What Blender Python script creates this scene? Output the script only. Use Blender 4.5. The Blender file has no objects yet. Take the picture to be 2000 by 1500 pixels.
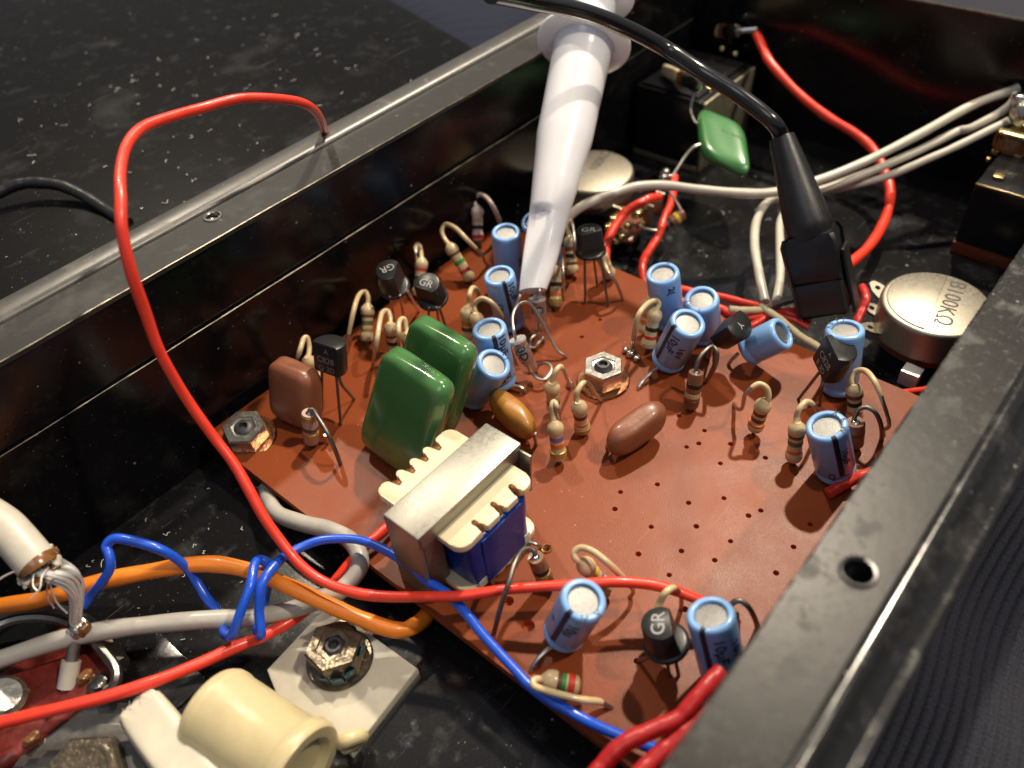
import bpy, bmesh, math, random
from mathutils import Vector, Matrix
random.seed(7)
C = bpy.context.collection
scene = bpy.context.scene
V = Vector
# ---------------------------------------------------------------- camera, world, lamps (1 unit = 1 cm)
CAM_LOC = (-7.677,-5.454,9.2)
CAM_RIGHT = (0.646671, -0.759659, -0.068811)
CAM_UP = (0.564406, 0.415866, 0.713092)
CAM_BACK = (-0.513091, -0.499973, 0.697685)
CAM_LENS = 29.142
scene.unit_settings.system = 'METRIC'
scene.unit_settings.scale_length = 0.01
cam_data = bpy.data.cameras.new('camera')
cam = bpy.data.objects.new('camera', cam_data)
C.objects.link(cam)
mw = Matrix((CAM_RIGHT, CAM_UP, CAM_BACK)).transposed().to_4x4()
mw.translation = CAM_LOC
cam.matrix_world = mw
cam_data.sensor_width = 36.0
cam_data.lens = CAM_LENS
cam_data.clip_start = 0.5
cam_data.clip_end = 500.0
cam_data.dof.use_dof = True
cam_data.dof.focus_distance = 11.6
cam_data.dof.aperture_fstop = 0.21
scene.camera = cam
CAM = V(CAM_LOC)

world = bpy.data.worlds.new('World')
scene.world = world
world.use_nodes = True
bg = world.node_tree.nodes['Background']
bg.inputs['Color'].default_value = (0.90, 0.92, 1.0, 1)
bg.inputs['Strength'].default_value = 0.20

def lamp(name, az, el, dist, watts, size, color, target=(-1.0, 0.0, 0.0)):
    d = bpy.data.lights.new(name, 'AREA')
    d.shape = 'DISK'
    d.size = size
    d.energy = watts
    d.color = color
    o = bpy.data.objects.new(name, d)
    C.objects.link(o)
    a, e = math.radians(az), math.radians(el)
    t = V(target)
    o.location = t + V((math.cos(a)*math.cos(e), math.sin(a)*math.cos(e), math.sin(e))) * dist
    o.rotation_euler = (t - o.location).to_track_quat('-Z', 'Y').to_euler()
    return o
WARM = (1.0, 0.86, 0.67)
lamp('ceiling_lamp', 13, 56, 90, 96000, 3.2, WARM)
lamp('ceiling_lamp', 66, 52, 95, 36000, 3.5, WARM)
lamp('ceiling_lamp', -54, 58, 95, 52000, 3.5, WARM)
lamp('fill_lamp', 205, 66, 90, 9000, 40, (0.90, 0.91, 1.0))  # unseen soft lamp added as fill for light bounced around the room

scene.view_settings.view_transform = 'Standard'
scene.view_settings.look = 'None'
scene.view_settings.exposure = 0.0
scene.view_settings.gamma = 1.0
scene.cycles.max_bounces = 8
scene.cycles.use_denoising = True
scene.cycles.caustics_reflective = False
scene.cycles.caustics_refractive = False

# ---------------------------------------------------------------- materials
def _nodes(name):
    m = bpy.data.materials.new(name)
    m.use_nodes = True
    nt = m.node_tree
    return m, nt, nt.nodes['Principled BSDF']

def mat(name, rgb, rough=0.5, metal=0.0, var=0.12, vs=6.0, bump=0.0, bs=40.0, coat=0.0, spec=0.5, sss=0.0, rvar=0.0):
    m, nt, b = _nodes(name)
    N, L = nt.nodes.new, nt.links.new
    b.inputs['Base Color'].default_value = (*rgb, 1)
    b.inputs['Roughness'].default_value = rough
    b.inputs['Metallic'].default_value = metal
    b.inputs['Specular IOR Level'].default_value = spec
    b.inputs['Coat Weight'].default_value = coat
    b.inputs['Coat Roughness'].default_value = 0.12
    if sss:
        b.inputs['Subsurface Weight'].default_value = sss
        b.inputs['Subsurface Radius'].default_value = (0.12, 0.08, 0.05)
        b.inputs['Subsurface Scale'].default_value = 1.0
    tc = N('ShaderNodeTexCoord')
    if var or rvar:
        n = N('ShaderNodeTexNoise'); n.inputs['Scale'].default_value = vs; n.inputs['Detail'].default_value = 5
        n.inputs['Roughness'].default_value = 0.65
        L(tc.outputs['Object'], n.inputs['Vector'])
        if var:
            mx = N('ShaderNodeMix'); mx.data_type = 'RGBA'
            mx.inputs['A'].default_value = (*[c*(1-var*1.6) for c in rgb], 1)
            mx.inputs['B'].default_value = (*[min(1, c*(1+var*1.3)) for c in rgb], 1)
            L(n.outputs['Fac'], mx.inputs['Factor']); L(mx.outputs['Result'], b.inputs['Base Color'])
        if rvar:
            mr = N('ShaderNodeMapRange')
            mr.inputs['From Min'].default_value = .3; mr.inputs['From Max'].default_value = .7
            mr.inputs['To Min'].default_value = max(.03, rough-rvar); mr.inputs['To Max'].default_value = rough+rvar
            L(n.outputs['Fac'], mr.inputs['Value']); L(mr.outputs['Result'], b.inputs['Roughness'])
    if bump:
        n2 = N('ShaderNodeTexNoise'); n2.inputs['Scale'].default_value = bs; n2.inputs['Detail'].default_value = 3
        L(tc.outputs['Object'], n2.inputs['Vector'])
        bp = N('ShaderNodeBump'); bp.inputs['Strength'].default_value = bump; bp.inputs['Distance'].default_value = 0.02
        L(n2.outputs['Fac'], bp.inputs['Height']); L(bp.outputs['Normal'], b.inputs['Normal'])
    return m

def paint(name, rgb, rough, dust=0.3, specks=1.0, cloud_scale=1.4, dustcol=(.30, .28, .25), scratch=0.0, haze=0.0, spec=0.5):
    """painted steel carrying dust clouds, fine specks and hairline scratches"""
    m, nt, b = _nodes(name)
    N, L = nt.nodes.new, nt.links.new
    tc = N('ShaderNodeTexCoord')
    def math_(op, a, c=None):
        q = N('ShaderNodeMath'); q.operation = op
        for i, s in ((0, a), (1, c)):
            if s is None: continue
            if isinstance(s, (int, float)): q.inputs[i].default_value = s
            else: L(s, q.inputs[i])
        return q.outputs[0]
    def rng(v, a, c, d, e):
        q = N('ShaderNodeMapRange'); q.inputs['From Min'].default_value = a; q.inputs['From Max'].default_value = c
        q.inputs['To Min'].default_value = d; q.inputs['To Max'].default_value = e; L(v, q.inputs['Value']); return q.outputs['Result']
    def noise(s, det=4, vec=None, r=.6):
        q = N('ShaderNodeTexNoise'); q.inputs['Scale'].default_value = s; q.inputs['Detail'].default_value = det; q.inputs['Roughness'].default_value = r
        L(vec or tc.outputs['Object'], q.inputs['Vector']); return q.outputs['Fac']
    clouds = rng(noise(cloud_scale, 6), .56, .82, 0, .62*dust)
    clouds2 = rng(noise(cloud_scale*5, 5), .58, .80, 0, .45*dust)
    fine = rng(noise(45, 3), .55, .85, 0, .22*dust)
    vor = N('ShaderNodeTexVoronoi'); vor.inputs['Scale'].default_value = 5.5; L(tc.outputs['Object'], vor.inputs['Vector'])
    wn = N('ShaderNodeTexWhiteNoise'); L(vor.outputs['Color'], wn.inputs['Vector'])
    sz = math_('MULTIPLY', math_('POWER', wn.outputs['Value'], 5.0), .13)
    sp = math_('MULTIPLY', math_('LESS_THAN', vor.outputs['Distance'], sz), .75*specks)
    vor2 = N('ShaderNodeTexVoronoi'); vor2.inputs['Scale'].default_value = 16; L(tc.outputs['Object'], vor2.inputs['Vector'])
    wn2 = N('ShaderNodeTexWhiteNoise'); L(vor2.outputs['Color'], wn2.inputs['Vector'])
    sp2 = math_('MULTIPLY', math_('LESS_THAN', vor2.outputs['Distance'], math_('MULTIPLY', math_('POWER', wn2.outputs['Value'], 4.0), .16)), .5*specks)
    mask = math_('MAXIMUM', math_('MAXIMUM', sp, sp2), math_('ADD', math_('ADD', clouds, clouds2), math_('ADD', fine, haze)))
    if scratch:
        mp = N('ShaderNodeMapping'); mp.inputs['Scale'].default_value = (.35, 14, 14); mp.inputs['Rotation'].default_value = (0, 0, .5)
        L(tc.outputs['Object'], mp.inputs['Vector'])
        mask = math_('MAXIMUM', mask, rng(noise(2.2, 2, mp.outputs['Vector']), .70, .76, 0, scratch))
    mask = math_('MINIMUM', mask, 1.0)
    mx = N('ShaderNodeMix'); mx.data_type = 'RGBA'
    mx.inputs['A'].default_value = (*rgb, 1); mx.inputs['B'].default_value = (*dustcol, 1)
    L(mask, mx.inputs['Factor']); L(mx.outputs['Result'], b.inputs['Base Color'])
    L(rng(mask, 0, .5, rough, min(.9, rough+.45)), b.inputs['Roughness'])
    b.inputs['Specular IOR Level'].default_value = spec
    bp = N('ShaderNodeBump'); bp.inputs['Strength'].default_value = .12; bp.inputs['Distance'].default_value = .02
    L(noise(3.0, 3), bp.inputs['Height']); L(bp.outputs['Normal'], b.inputs['Normal'])
    return m

M = {}
M['black'] = paint('black_gloss_paint', (.004, .004, .005), .18, dust=.09, specks=.8, spec=.34)
M['floor'] = paint('dusty_black_floor_paint', (.008, .008, .009), .15, dust=.34, specks=1.0, scratch=.25, cloud_scale=.7, spec=.5, dustcol=(.27, .28, .29))
M['lid'] = paint('dusty_lid_paint', (.0045, .0045, .005), .36, dust=.18, specks=1.15, scratch=.32, cloud_scale=.5, spec=.07, dustcol=(.25, .26, .28))
M['flange'] = paint('worn_flange_paint', (.007, .007, .0075), .34, dust=.70, specks=.9, cloud_scale=2.6, haze=.0, spec=.22, scratch=.15, dustcol=(.26, .26, .25))
M['edge'] = mat('chipped_paint_edge', (.17, .155, .125), .34, .8, var=.62, vs=9)
M['ridge'] = paint('rubbed_ridge_paint', (.034, .033, .031), .30, dust=.40, specks=.5, haze=.06, spec=.7)
M['rim'] = paint('glossy_rim_paint', (.010, .010, .010), .17, dust=.30, specks=.5, cloud_scale=2.5, spec=.75)
M['far_flange'] = paint('smooth_flange_paint', (.020, .020, .019), .38, dust=.30, specks=.5, cloud_scale=.8, haze=.03, spec=.36, scratch=.12, dustcol=(.28, .27, .25))
M['lead'] = mat('tinned_wire', (.55, .52, .47), .32, .95, var=.25, vs=20)
M['dull'] = mat('oxidised_wire', (.22, .20, .18), .42, .9, var=.3, vs=20)
M['solder'] = mat('solder', (.62, .60, .56), .22, 1.0, var=.3, vs=9, bump=.5, bs=14)
M['flux'] = mat('burnt_flux', (.18, .075, .018), .25, 0, var=.5, vs=14, coat=.6)
M['alu'] = mat('aluminium_can_top', (.25, .247, .24), .42, .85, var=.3, vs=30, bump=.25, bs=70)
M['blue'] = mat('blue_heat_shrink', (.215, .42, .77), .30, 0, var=.06, vs=7, coat=.25)
M['ink'] = mat('black_ink', (.012, .011, .018), .45, 0, var=0)
M['inkgrey'] = mat('dark_grey_ink', (.045, .04, .035), .5, 0, var=0)
M['white_ink'] = mat('pale_grey_ink', (.34, .34, .34), .5, 0, var=0)
M['faint_ink'] = mat('faint_grey_ink', (.24, .24, .235), .5, 0, var=0)
M['epoxy'] = mat('black_moulded_plastic', (.016, .016, .016), .34, 0, var=.2, vs=12, bump=.08, bs=60)
M['cream'] = mat('cream_resistor_lacquer', (.56, .42, .235), .34, 0, var=.10, vs=12, coat=.3)
M['pinkcream'] = mat('pale_resistor_lacquer', (.66, .52, .44), .34, 0, var=.08, vs=12, coat=.3)
M['carbon'] = mat('brown_resistor_lacquer', (.20, .085, .042), .36, 0, var=.2, vs=12, coat=.2)
M['mauve'] = mat('mauve_resistor_lacquer', (.42, .30, .25), .36, 0, var=.15, vs=12)
for n, c in dict(brown=(.13, .045, .018), black=(.012, .011, .010), red=(.55, .035, .02), orange=(.62, .16, .03), yellow=(.66, .42, .04), green=(.03, .24, .05),
                 violet=(.20, .12, .30), gold=(.42, .27, .07), tan=(.50, .38, .22), grey=(.25, .24, .22), olive=(.11, .12, .05)).items():
    M['band_'+n] = mat(n+'_band', c, .38, .35 if n == 'gold' else 0, var=.15, vs=14)
M['green'] = mat('green_dipped_film', (.062, .18, .054), .20, 0, var=.18, vs=2.5, coat=.5, bump=.10, bs=3.0)
M['green2'] = mat('light_green_dipped_film', (.055, .20, .06), .28, 0, var=.1, vs=3, coat=.5)
M['brown'] = mat('brown_dipped_film', (.22, .075, .035), .40, 0, var=.2, vs=5, bump=.15, bs=20, coat=.15)
M['ochre'] = mat('ochre_dipped_film', (.36, .155, .022), .38, 0, var=.16, vs=5, bump=.12, bs=25, coat=.2)
M['zinc'] = mat('zinc_plated_nut', (.52, .50, .455), .26, .9, var=.25, vs=8, bump=.35, bs=10)
M['copper'] = mat('copper_washer', (.62, .27, .14), .20, 1.0, var=.25, vs=8, bump=.3, bs=12)
M['tin'] = mat('tin_plate', (.30, .29, .255), .40, .9, var=.16, vs=26, bump=.10, bs=60, rvar=.08)
M['lamin'] = mat('laminated_core', (.26, .18, .15), .45, .8, var=.4, vs=18)
M['bobbin'] = mat('cream_nylon_bobbin', (.66, .57, .38), .36, 0, var=.06, vs=5, sss=.35)
M['tape'] = mat('blue_winding_tape', (.002, .030, .23), .32, 0, var=.2, vs=3, bump=.35, bs=6, coat=.05, spec=.3)
M['copperwire'] = mat('enamelled_copper', (.62, .25, .08), .3, .8, var=.3, vs=30)
def wire_mat(n, c, r=.36): return mat(n+'_insulation', c, r, 0, var=.13, vs=3.5, bump=.14, bs=11, coat=.12, rvar=.08)
M['w_red'] = wire_mat('red', (.78, .046, .022))
M['w_darkred'] = wire_mat('dark_red', (.50, .02, .02))
M['w_orange'] = wire_mat('orange', (.86, .24, .02), .42)
M['w_blue'] = wire_mat('blue', (.012, .085, .60), .28)
M['w_grey'] = wire_mat('grey', (.42, .40, .36), .40)
M['w_white'] = wire_mat('off_white', (.52, .485, .41), .42)
M['w_stub'] = wire_mat('cream', (.66, .55, .33), .42)
M['w_black'] = mat('black_insulation', (.010, .010, .011), .20, 0, var=.1, vs=4, spec=.7)
M['probe'] = mat('white_probe_plastic', (.80, .80, .84), .24, 0, var=.02, vs=3, coat=.4, sss=.25)
M['probe'].node_tree.nodes['Principled BSDF'].inputs['Subsurface Radius'].default_value = (.3, .3, .3)
M['clip'] = mat('black_clip_plastic', (.013, .013, .014), .38, 0, var=.3, vs=6, bump=.16, bs=45, rvar=.08)
M['clipsheen'] = mat('sheen_clip_plastic', (.020, .019, .019), .42, 0, var=.2, vs=6)  # lower jaw plastic, its sheen put into a lighter base colour
M['pot'] = mat('nickel_can', (.36, .33, .27), .42, .95, var=.14, vs=26, bump=.12, bs=55, rvar=.06)
M['phenolic'] = mat('red_brown_phenolic', (.20, .045, .02), .3, 0, var=.25, vs=6, coat=.3)
M['redfibre'] = mat('dark_red_fibre', (.13, .018, .013), .34, 0, var=.9, vs=4, bump=.5, bs=9, rvar=.15)
M['switch'] = mat('black_bakelite', (.008, .008, .009), .18, 0, var=.2, vs=6)
M['swmetal'] = mat('tarnished_switch_plate', (.34, .32, .22), .38, .6, var=.5, vs=5, bump=.2, bs=12)
M['brass'] = mat('brass_terminal', (.62, .48, .22), .25, 1.0, var=.2, vs=10)
M['nylon'] = mat('white_nylon', (.60, .56, .46), .34, 0, var=.18, vs=2.2, sss=.8, bump=.2, bs=6)
M['ivory'] = mat('ivory_nylon', (.58, .50, .30), .33, 0, var=.16, vs=1.6, sss=.8, bump=.12, bs=6)
M['steel'] = mat('worn_steel', (.40, .385, .36), .30, 1.0, var=.14, vs=5, bump=.05, bs=14)
M['darksteel'] = mat('dark_grimy_steel', (.20, .195, .185), .26, .95, var=.35, vs=4, bump=.05, bs=8)
M['rust'] = mat('stained_nut', (.20, .165, .12), .30, .85, var=.7, vs=7, bump=.6, bs=12)
M['braid'] = mat('tinned_braid', (.80, .78, .74), .42, .6, var=.15, vs=20)
M['lacquer'] = mat('blue_green_thread_lacquer', (.03, .13, .17), .25, 0, var=.5, vs=14, coat=.5)
M['darkhole'] = mat('threaded_bolt_end', (.07, .07, .075), .5, .7, var=.4, vs=20)

def board_mat():
    m, nt, b = _nodes('phenolic_circuit_board')
    N, L = nt.nodes.new, nt.links.new
    tc = N('ShaderNodeTexCoord')
    n = N('ShaderNodeTexNoise'); n.inputs['Scale'].default_value = 1.3; n.inputs['Detail'].default_value = 6
    L(tc.outputs['Object'], n.inputs['Vector'])
    mx = N('ShaderNodeMix'); mx.data_type = 'RGBA'
    mx.inputs['A'].default_value = (.190, .040, .012, 1); mx.inputs['B'].default_value = (.25, .058, .018, 1)
    L(n.outputs['Fac'], mx.inputs['Factor']); L(mx.outputs['Result'], b.inputs['Base Color'])
    # pale dust specks and a few hairline scratches
    vo = N('ShaderNodeTexVoronoi'); vo.inputs['Scale'].default_value = 9; L(tc.outputs['Object'], vo.inputs['Vector'])
    wn = N('ShaderNodeTexWhiteNoise'); L(vo.outputs['Color'], wn.inputs['Vector'])
    pw = N('ShaderNodeMath'); pw.operation = 'POWER'; pw.inputs[1].default_value = 6; L(wn.outputs['Value'], pw.inputs[0])
    sc_ = N('ShaderNodeMath'); sc_.operation = 'MULTIPLY'; sc_.inputs[1].default_value = .12; L(pw.outputs[0], sc_.inputs[0])
    lt = N('ShaderNodeMath'); lt.operation = 'LESS_THAN'; L(vo.outputs['Distance'], lt.inputs[0]); L(sc_.outputs[0], lt.inputs[1])
    mp = N('ShaderNodeMapping'); mp.inputs['Scale'].default_value = (.22, 9, 9); mp.inputs['Rotation'].default_value = (0, 0, .25); L(tc.outputs['Object'], mp.inputs['Vector'])
    ns = N('ShaderNodeTexNoise'); ns.inputs['Scale'].default_value = 1.6; ns.inputs['Detail'].default_value = 2; L(mp.outputs['Vector'], ns.inputs['Vector'])
    rs = N('ShaderNodeMapRange'); rs.inputs['From Min'].default_value = .69; rs.inputs['From Max'].default_value = .75; rs.inputs['To Max'].default_value = .22; L(ns.outputs['Fac'], rs.inputs['Value'])
    mxx = N('ShaderNodeMath'); mxx.operation = 'MAXIMUM'; L(rs.outputs['Result'], mxx.inputs[0])
    hf = N('ShaderNodeMath'); hf.operation = 'MULTIPLY'; hf.inputs[1].default_value = .5; L(lt.outputs[0], hf.inputs[0]); L(hf.outputs[0], mxx.inputs[1])
    mx2 = N('ShaderNodeMix'); mx2.data_type = 'RGBA'; mx2.inputs['B'].default_value = (.50, .30, .20, 1)
    L(mxx.outputs[0], mx2.inputs['Factor']); L(mx.outputs['Result'], mx2.inputs['A']); L(mx2.outputs['Result'], b.inputs['Base Color'])
    g = N('ShaderNodeTexNoise'); g.inputs['Scale'].default_value = 60; g.inputs['Detail'].default_value = 3
    L(tc.outputs['Object'], g.inputs['Vector'])
    g2 = N('ShaderNodeTexNoise'); g2.inputs['Scale'].default_value = 2.2; g2.inputs['Detail'].default_value = 2
    L(tc.outputs['Object'], g2.inputs['Vector'])
    bp2 = N('ShaderNodeBump'); bp2.inputs['Strength'].default_value = .07; bp2.inputs['Distance'].default_value = .06
    L(g2.outputs['Fac'], bp2.inputs['Height'])
    bp = N('ShaderNodeBump'); bp.inputs['Strength'].default_value = .75; bp.inputs['Distance'].default_value = .0035
    L(g.outputs['Fac'], bp.inputs['Height']); L(bp2.outputs['Normal'], bp.inputs['Normal']); L(bp.outputs['Normal'], b.inputs['Normal'])
    mr = N('ShaderNodeMapRange'); mr.inputs['To Min'].default_value = .20; mr.inputs['To Max'].default_value = .48
    L(n.outputs['Fac'], mr.inputs['Value']); L(mr.outputs['Result'], b.inputs['Roughness'])
    b.inputs['Specular IOR Level'].default_value = .17
    b.inputs['Subsurface Weight'].default_value = .12
    b.inputs['Subsurface Radius'].default_value = (.20, .05, .015)
    b.inputs['Subsurface Scale'].default_value = 1.0
    return m
M['board'] = board_mat()

def glass_mat():
    m, nt, b = _nodes('clear_glass')
    b.inputs['Base Color'].default_value = (1.0, .985, .96, 1)
    b.inputs['Roughness'].default_value = .03
    b.inputs['Transmission Weight'].default_value = .94
    b.inputs['IOR'].default_value = 1.32
    return m
M['glass'] = glass_mat()

def cloth_mat(name, rgb):
    m, nt, b = _nodes(name)
    N, L = nt.nodes.new, nt.links.new
    tc = N('ShaderNodeTexCoord')
    n = N('ShaderNodeTexNoise'); n.inputs['Scale'].default_value = 38; n.inputs['Detail'].default_value = 4
    L(tc.outputs['Object'], n.inputs['Vector'])
    mx = N('ShaderNodeMix'); mx.data_type = 'RGBA'
    mx.inputs['A'].default_value = (*[c*.35 for c in rgb], 1); mx.inputs['B'].default_value = (*[c*1.9 for c in rgb], 1)
    L(n.outputs['Fac'], mx.inputs['Factor']); L(mx.outputs['Result'], b.inputs['Base Color'])
    b.inputs['Roughness'].default_value = .9
    b.inputs['Sheen Weight'].default_value = .04
    b.inputs['Specular IOR Level'].default_value = .10
    bp = N('ShaderNodeBump'); bp.inputs['Strength'].default_value = .7; bp.inputs['Distance'].default_value = .02
    L(n.outputs['Fac'], bp.inputs['Height']); L(bp.outputs['Normal'], b.inputs['Normal'])
    return m
M['cloth'] = cloth_mat('navy_knit', (.026, .027, .037))
M['cloth2'] = cloth_mat('blue_grey_knit', (.013, .016, .030))

# ---------------------------------------------------------------- object helpers
ROOT = {}
def tag(o, label=None, cat=None, group=None, kind=None):
    if label: o['label'] = label
    if cat: o['category'] = cat
    if group: o['group'] = group
    if kind: o['kind'] = kind
    return o
def thing(name, label, cat, loc, group=None, kind=None):
    o = bpy.data.objects.new(name, None)
    o.empty_display_size = .2
    o.location = loc
    C.objects.link(o)
    ROOT[o] = V(loc)
    return tag(o, label, cat, group, kind)
def put(name, bm, m, parent=None, sharp=40, **kw):
    """link a bmesh authored in world coordinates as one mesh object"""
    off = ROOT.get(parent, V((0, 0, 0)))
    bm.transform(Matrix.Translation(-off))
    bmesh.ops.recalc_face_normals(bm, faces=bm.faces)
    me = bpy.data.meshes.new(name)
    bm.to_mesh(me); bm.free()
    for mm in (m if isinstance(m, (list, tuple)) else [m]): me.materials.append(mm)
    me.polygons.foreach_set('use_smooth', [True]*len(me.polygons))
    me.set_sharp_from_angle(angle=math.radians(sharp))
    o = bpy.data.objects.new(name, me)
    C.objects.link(o)
    if parent: o.parent = parent
    ROOT[o] = off
    return tag(o, **kw)
def single(name, bm, m, label, cat, loc, group=None, **kw):
    """a thing that is one mesh: origin at loc"""
    holder = object()
    ROOT[holder] = V(loc)
    off = V(loc)
    bm.transform(Matrix.Translation(-off))
    bmesh.ops.recalc_face_normals(bm, faces=bm.faces)
    me = bpy.data.meshes.new(name)
    bm.to_mesh(me); bm.free()
    for mm in (m if isinstance(m, (list, tuple)) else [m]): me.materials.append(mm)
    me.polygons.foreach_set('use_smooth', [True]*len(me.polygons))
    me.set_sharp_from_angle(angle=math.radians(kw.pop('sharp', 40)))
    o = bpy.data.objects.new(name, me)
    o.location = loc
    C.objects.link(o)
    ROOT[o] = off
    return tag(o, label, cat, group)

def frame(axis, facing):
    """x towards facing (perpendicular to axis), y to the viewer's right, z along axis"""
    z = V(axis).normalized()
    x = V(facing) - z * V(facing).dot(z)
    if x.length < 1e-4: x = z.orthogonal()
    x.normalize()
    return x, z.cross(x), z
def spline(pts, per=8):
    P_ = [V(p) for p in pts]
    if len(P_) < 3: return P_
    out = []
    for i in range(len(P_)-1):
        p0 = P_[i-1] if i else P_[0]*2-P_[1]
        p1, p2 = P_[i], P_[i+1]
        p3 = P_[i+2] if i+2 < len(P_) else p2*2-p1
        for k in range(per):
            t = k/per
            # centripetal-like tension kept mild
            m1, m2 = (p2-p0)*.5, (p3-p1)*.5
            lim = (p2-p1).length*1.4
            if m1.length > lim: m1 = m1.normalized()*lim
            if m2.length > lim: m2 = m2.normalized()*lim
            t2, t3 = t*t, t*t*t
            out.append(p1*(2*t3-3*t2+1)+m1*(t3-2*t2+t)+p2*(-2*t3+3*t2)+m2*(t3-t2))
    out.append(P_[-1])
    return out
def tube(bm, pts, r, n=10, per=8, smooth=True, split=None, mats=(0, 1), jitter=0):
    q = spline(pts, per) if smooth else [V(p) for p in pts]
    R_ = r if callable(r) else (lambda t: r)
    x = (q[1]-q[0]).orthogonal().normalized()
    rings, N = [], len(q)
    for i, p in enumerate(q):
        d = (q[min(i+1, N-1)]-q[max(i-1, 0)]).normalized()
        x = (x-d*x.dot(d)).normalized()
        y = d.cross(x)
        rr = R_(i/(N-1)) * (1+random.uniform(-jitter, jitter))
        rings.append([bm.verts.new(p+x*(rr*math.cos(2*math.pi*k/n))+y*(rr*math.sin(2*math.pi*k/n))) for k in range(n)])
    for i in range(N-1):
        for k in range(n):
            f = bm.faces.new((rings[i][k], rings[i][(k+1) % n], rings[i+1][(k+1) % n], rings[i+1][k]))
            if split is not None: f.material_index = mats[0] if i/(N-1) < split else mats[1]
    for ring, idx in ((rings[0][::-1], 0), (rings[-1], 1)):
        f = bm.faces.new(ring)
        if split is not None: f.material_index = mats[idx]
    return bm
def lathe(bm, prof, base, axis, n=28, facing=None, mi=None, caps=True):
    """revolve [(r, h)] about axis from base"""
    x, y, z = frame(axis, facing if facing is not None else CAM-V(base))
    base = V(base)
    rings = []
    for r, h in prof:
        if r < 1e-5: rings.append([bm.verts.new(base+z*h)])
        else: rings.append([bm.verts.new(base+z*h+(x*math.cos(2*math.pi*k/n)+y*math.sin(2*math.pi*k/n))*r) for k in range(n)])
    for i in range(len(rings)-1):
        a, b = rings[i], rings[i+1]
        for k in range(n):
            k2 = (k+1) % n
            if len(a) == 1 and len(b) == 1: continue
            if len(a) == 1: f = bm.faces.new((a[0], b[k2], b[k]))
            elif len(b) == 1: f = bm.faces.new((a[k], a[k2], b[0]))
            else: f = bm.faces.new((a[k], a[k2], b[k2], b[k]))
            if mi: f.material_index = mi[i]
    for ring, rev in ((rings[0], True), (rings[-1], False)):
        if caps and len(ring) > 1:
            f = bm.faces.new(ring[::-1] if rev else ring)
            if mi: f.material_index = mi[0 if rev else -1]
    return bm
def loft(bm, loops, cap=True):
    rs = [[bm.verts.new(p) for p in lp] for lp in loops]
    n = len(rs[0])
    for a, b in zip(rs, rs[1:]):
        for k in range(n): bm.faces.new((a[k], a[(k+1) % n], b[(k+1) % n], b[k]))
    if cap:
        bm.faces.new(rs[0][::-1]); bm.faces.new(rs[-1])
    return bm
def box(bm, lo, hi, bev=0.0, mi=0):
    lo, hi = V(lo), V(hi)
    v = [bm.verts.new((hi.x if i & 1 else lo.x, hi.y if i & 2 else lo.y, hi.z if i & 4 else lo.z)) for i in range(8)]
    fs = [bm.faces.new([v[i] for i in q]) for q in ((0, 2, 3, 1), (4, 5, 7, 6), (0, 1, 5, 4), (2, 6, 7, 3), (0, 4, 6, 2), (1, 3, 7, 5))]
    for f in fs: f.material_index = mi
    if bev:
        es = list({e for f in fs for e in f.edges})
        bmesh.ops.bevel(bm, geom=es, offset=bev, segments=2, affect='EDGES', profile=.6)
    return bm
def obox(bm, c, ax, ay, az, bev=0.0):
    """box from centre and three half-axis vectors"""
    c, ax, ay, az = V(c), V(ax), V(ay), V(az)
    v = [bm.verts.new(c+(ax if i & 1 else -ax)+(ay if i & 2 else -ay)+(az if i & 4 else -az)) for i in range(8)]
    fs = [bm.faces.new([v[i] for i in q]) for q in ((0, 2, 3, 1), (4, 5, 7, 6), (0, 1, 5, 4), (2, 6, 7, 3), (0, 4, 6, 2), (1, 3, 7, 5))]
    if bev:
        es = list({e for f in fs for e in f.edges})
        bmesh.ops.bevel(bm, geom=es, offset=bev, segments=3, affect='EDGES', profile=.55)
    return bm
def pillow(bm, c, ax, ay, az, p=4.0, n=10, wob=0.0):
    """dipped slab: a rounded cuboid (superquadric) with half-axes ax, ay, az"""
    c, ax, ay, az = V(c), V(ax), V(ay), V(az)
    t = bmesh.new()
    bmesh.ops.create_cube(t, size=2.0)
    bmesh.ops.subdivide_edges(t, edges=t.edges[:], cuts=n, use_grid_fill=True)
    pp = p if isinstance(p, (list, tuple)) else (p, p, p)
    vm = {}
    for v in t.verts:
        u = v.co
        k = (abs(u.x)**pp[0]+abs(u.y)**pp[1]+abs(u.z)**pp[2])**(1.0/(sum(pp)/3))
        w = u/k
        if wob:
            s = 1+wob*math.sin(5.1*w.x+2.0*w.y+1.3)*math.cos(3.7*w.z-1.1*w.y)
            w = w*s
        vm[v] = bm.verts.new(c+ax*w.x+ay*w.y+az*w.z)
    for f in t.faces: bm.faces.new([vm[v] for v in f.verts])
    t.free()
    return bm
def prism(bm, poly, z0, z1, bev=0.0):
    a = [bm.verts.new((x, y, z0)) for x, y in poly]; b = [bm.verts.new((x, y, z1)) for x, y in poly]
    n = len(poly)
    fs = [bm.faces.new(a[::-1]), bm.faces.new(b)]
    for k in range(n): fs.append(bm.faces.new((a[k], a[(k+1) % n], b[(k+1) % n], b[k])))
    if bev:
        bmesh.ops.bevel(bm, geom=list(fs[1].edges), offset=bev, segments=2, affect='EDGES', profile=.6)
    return bm
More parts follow.
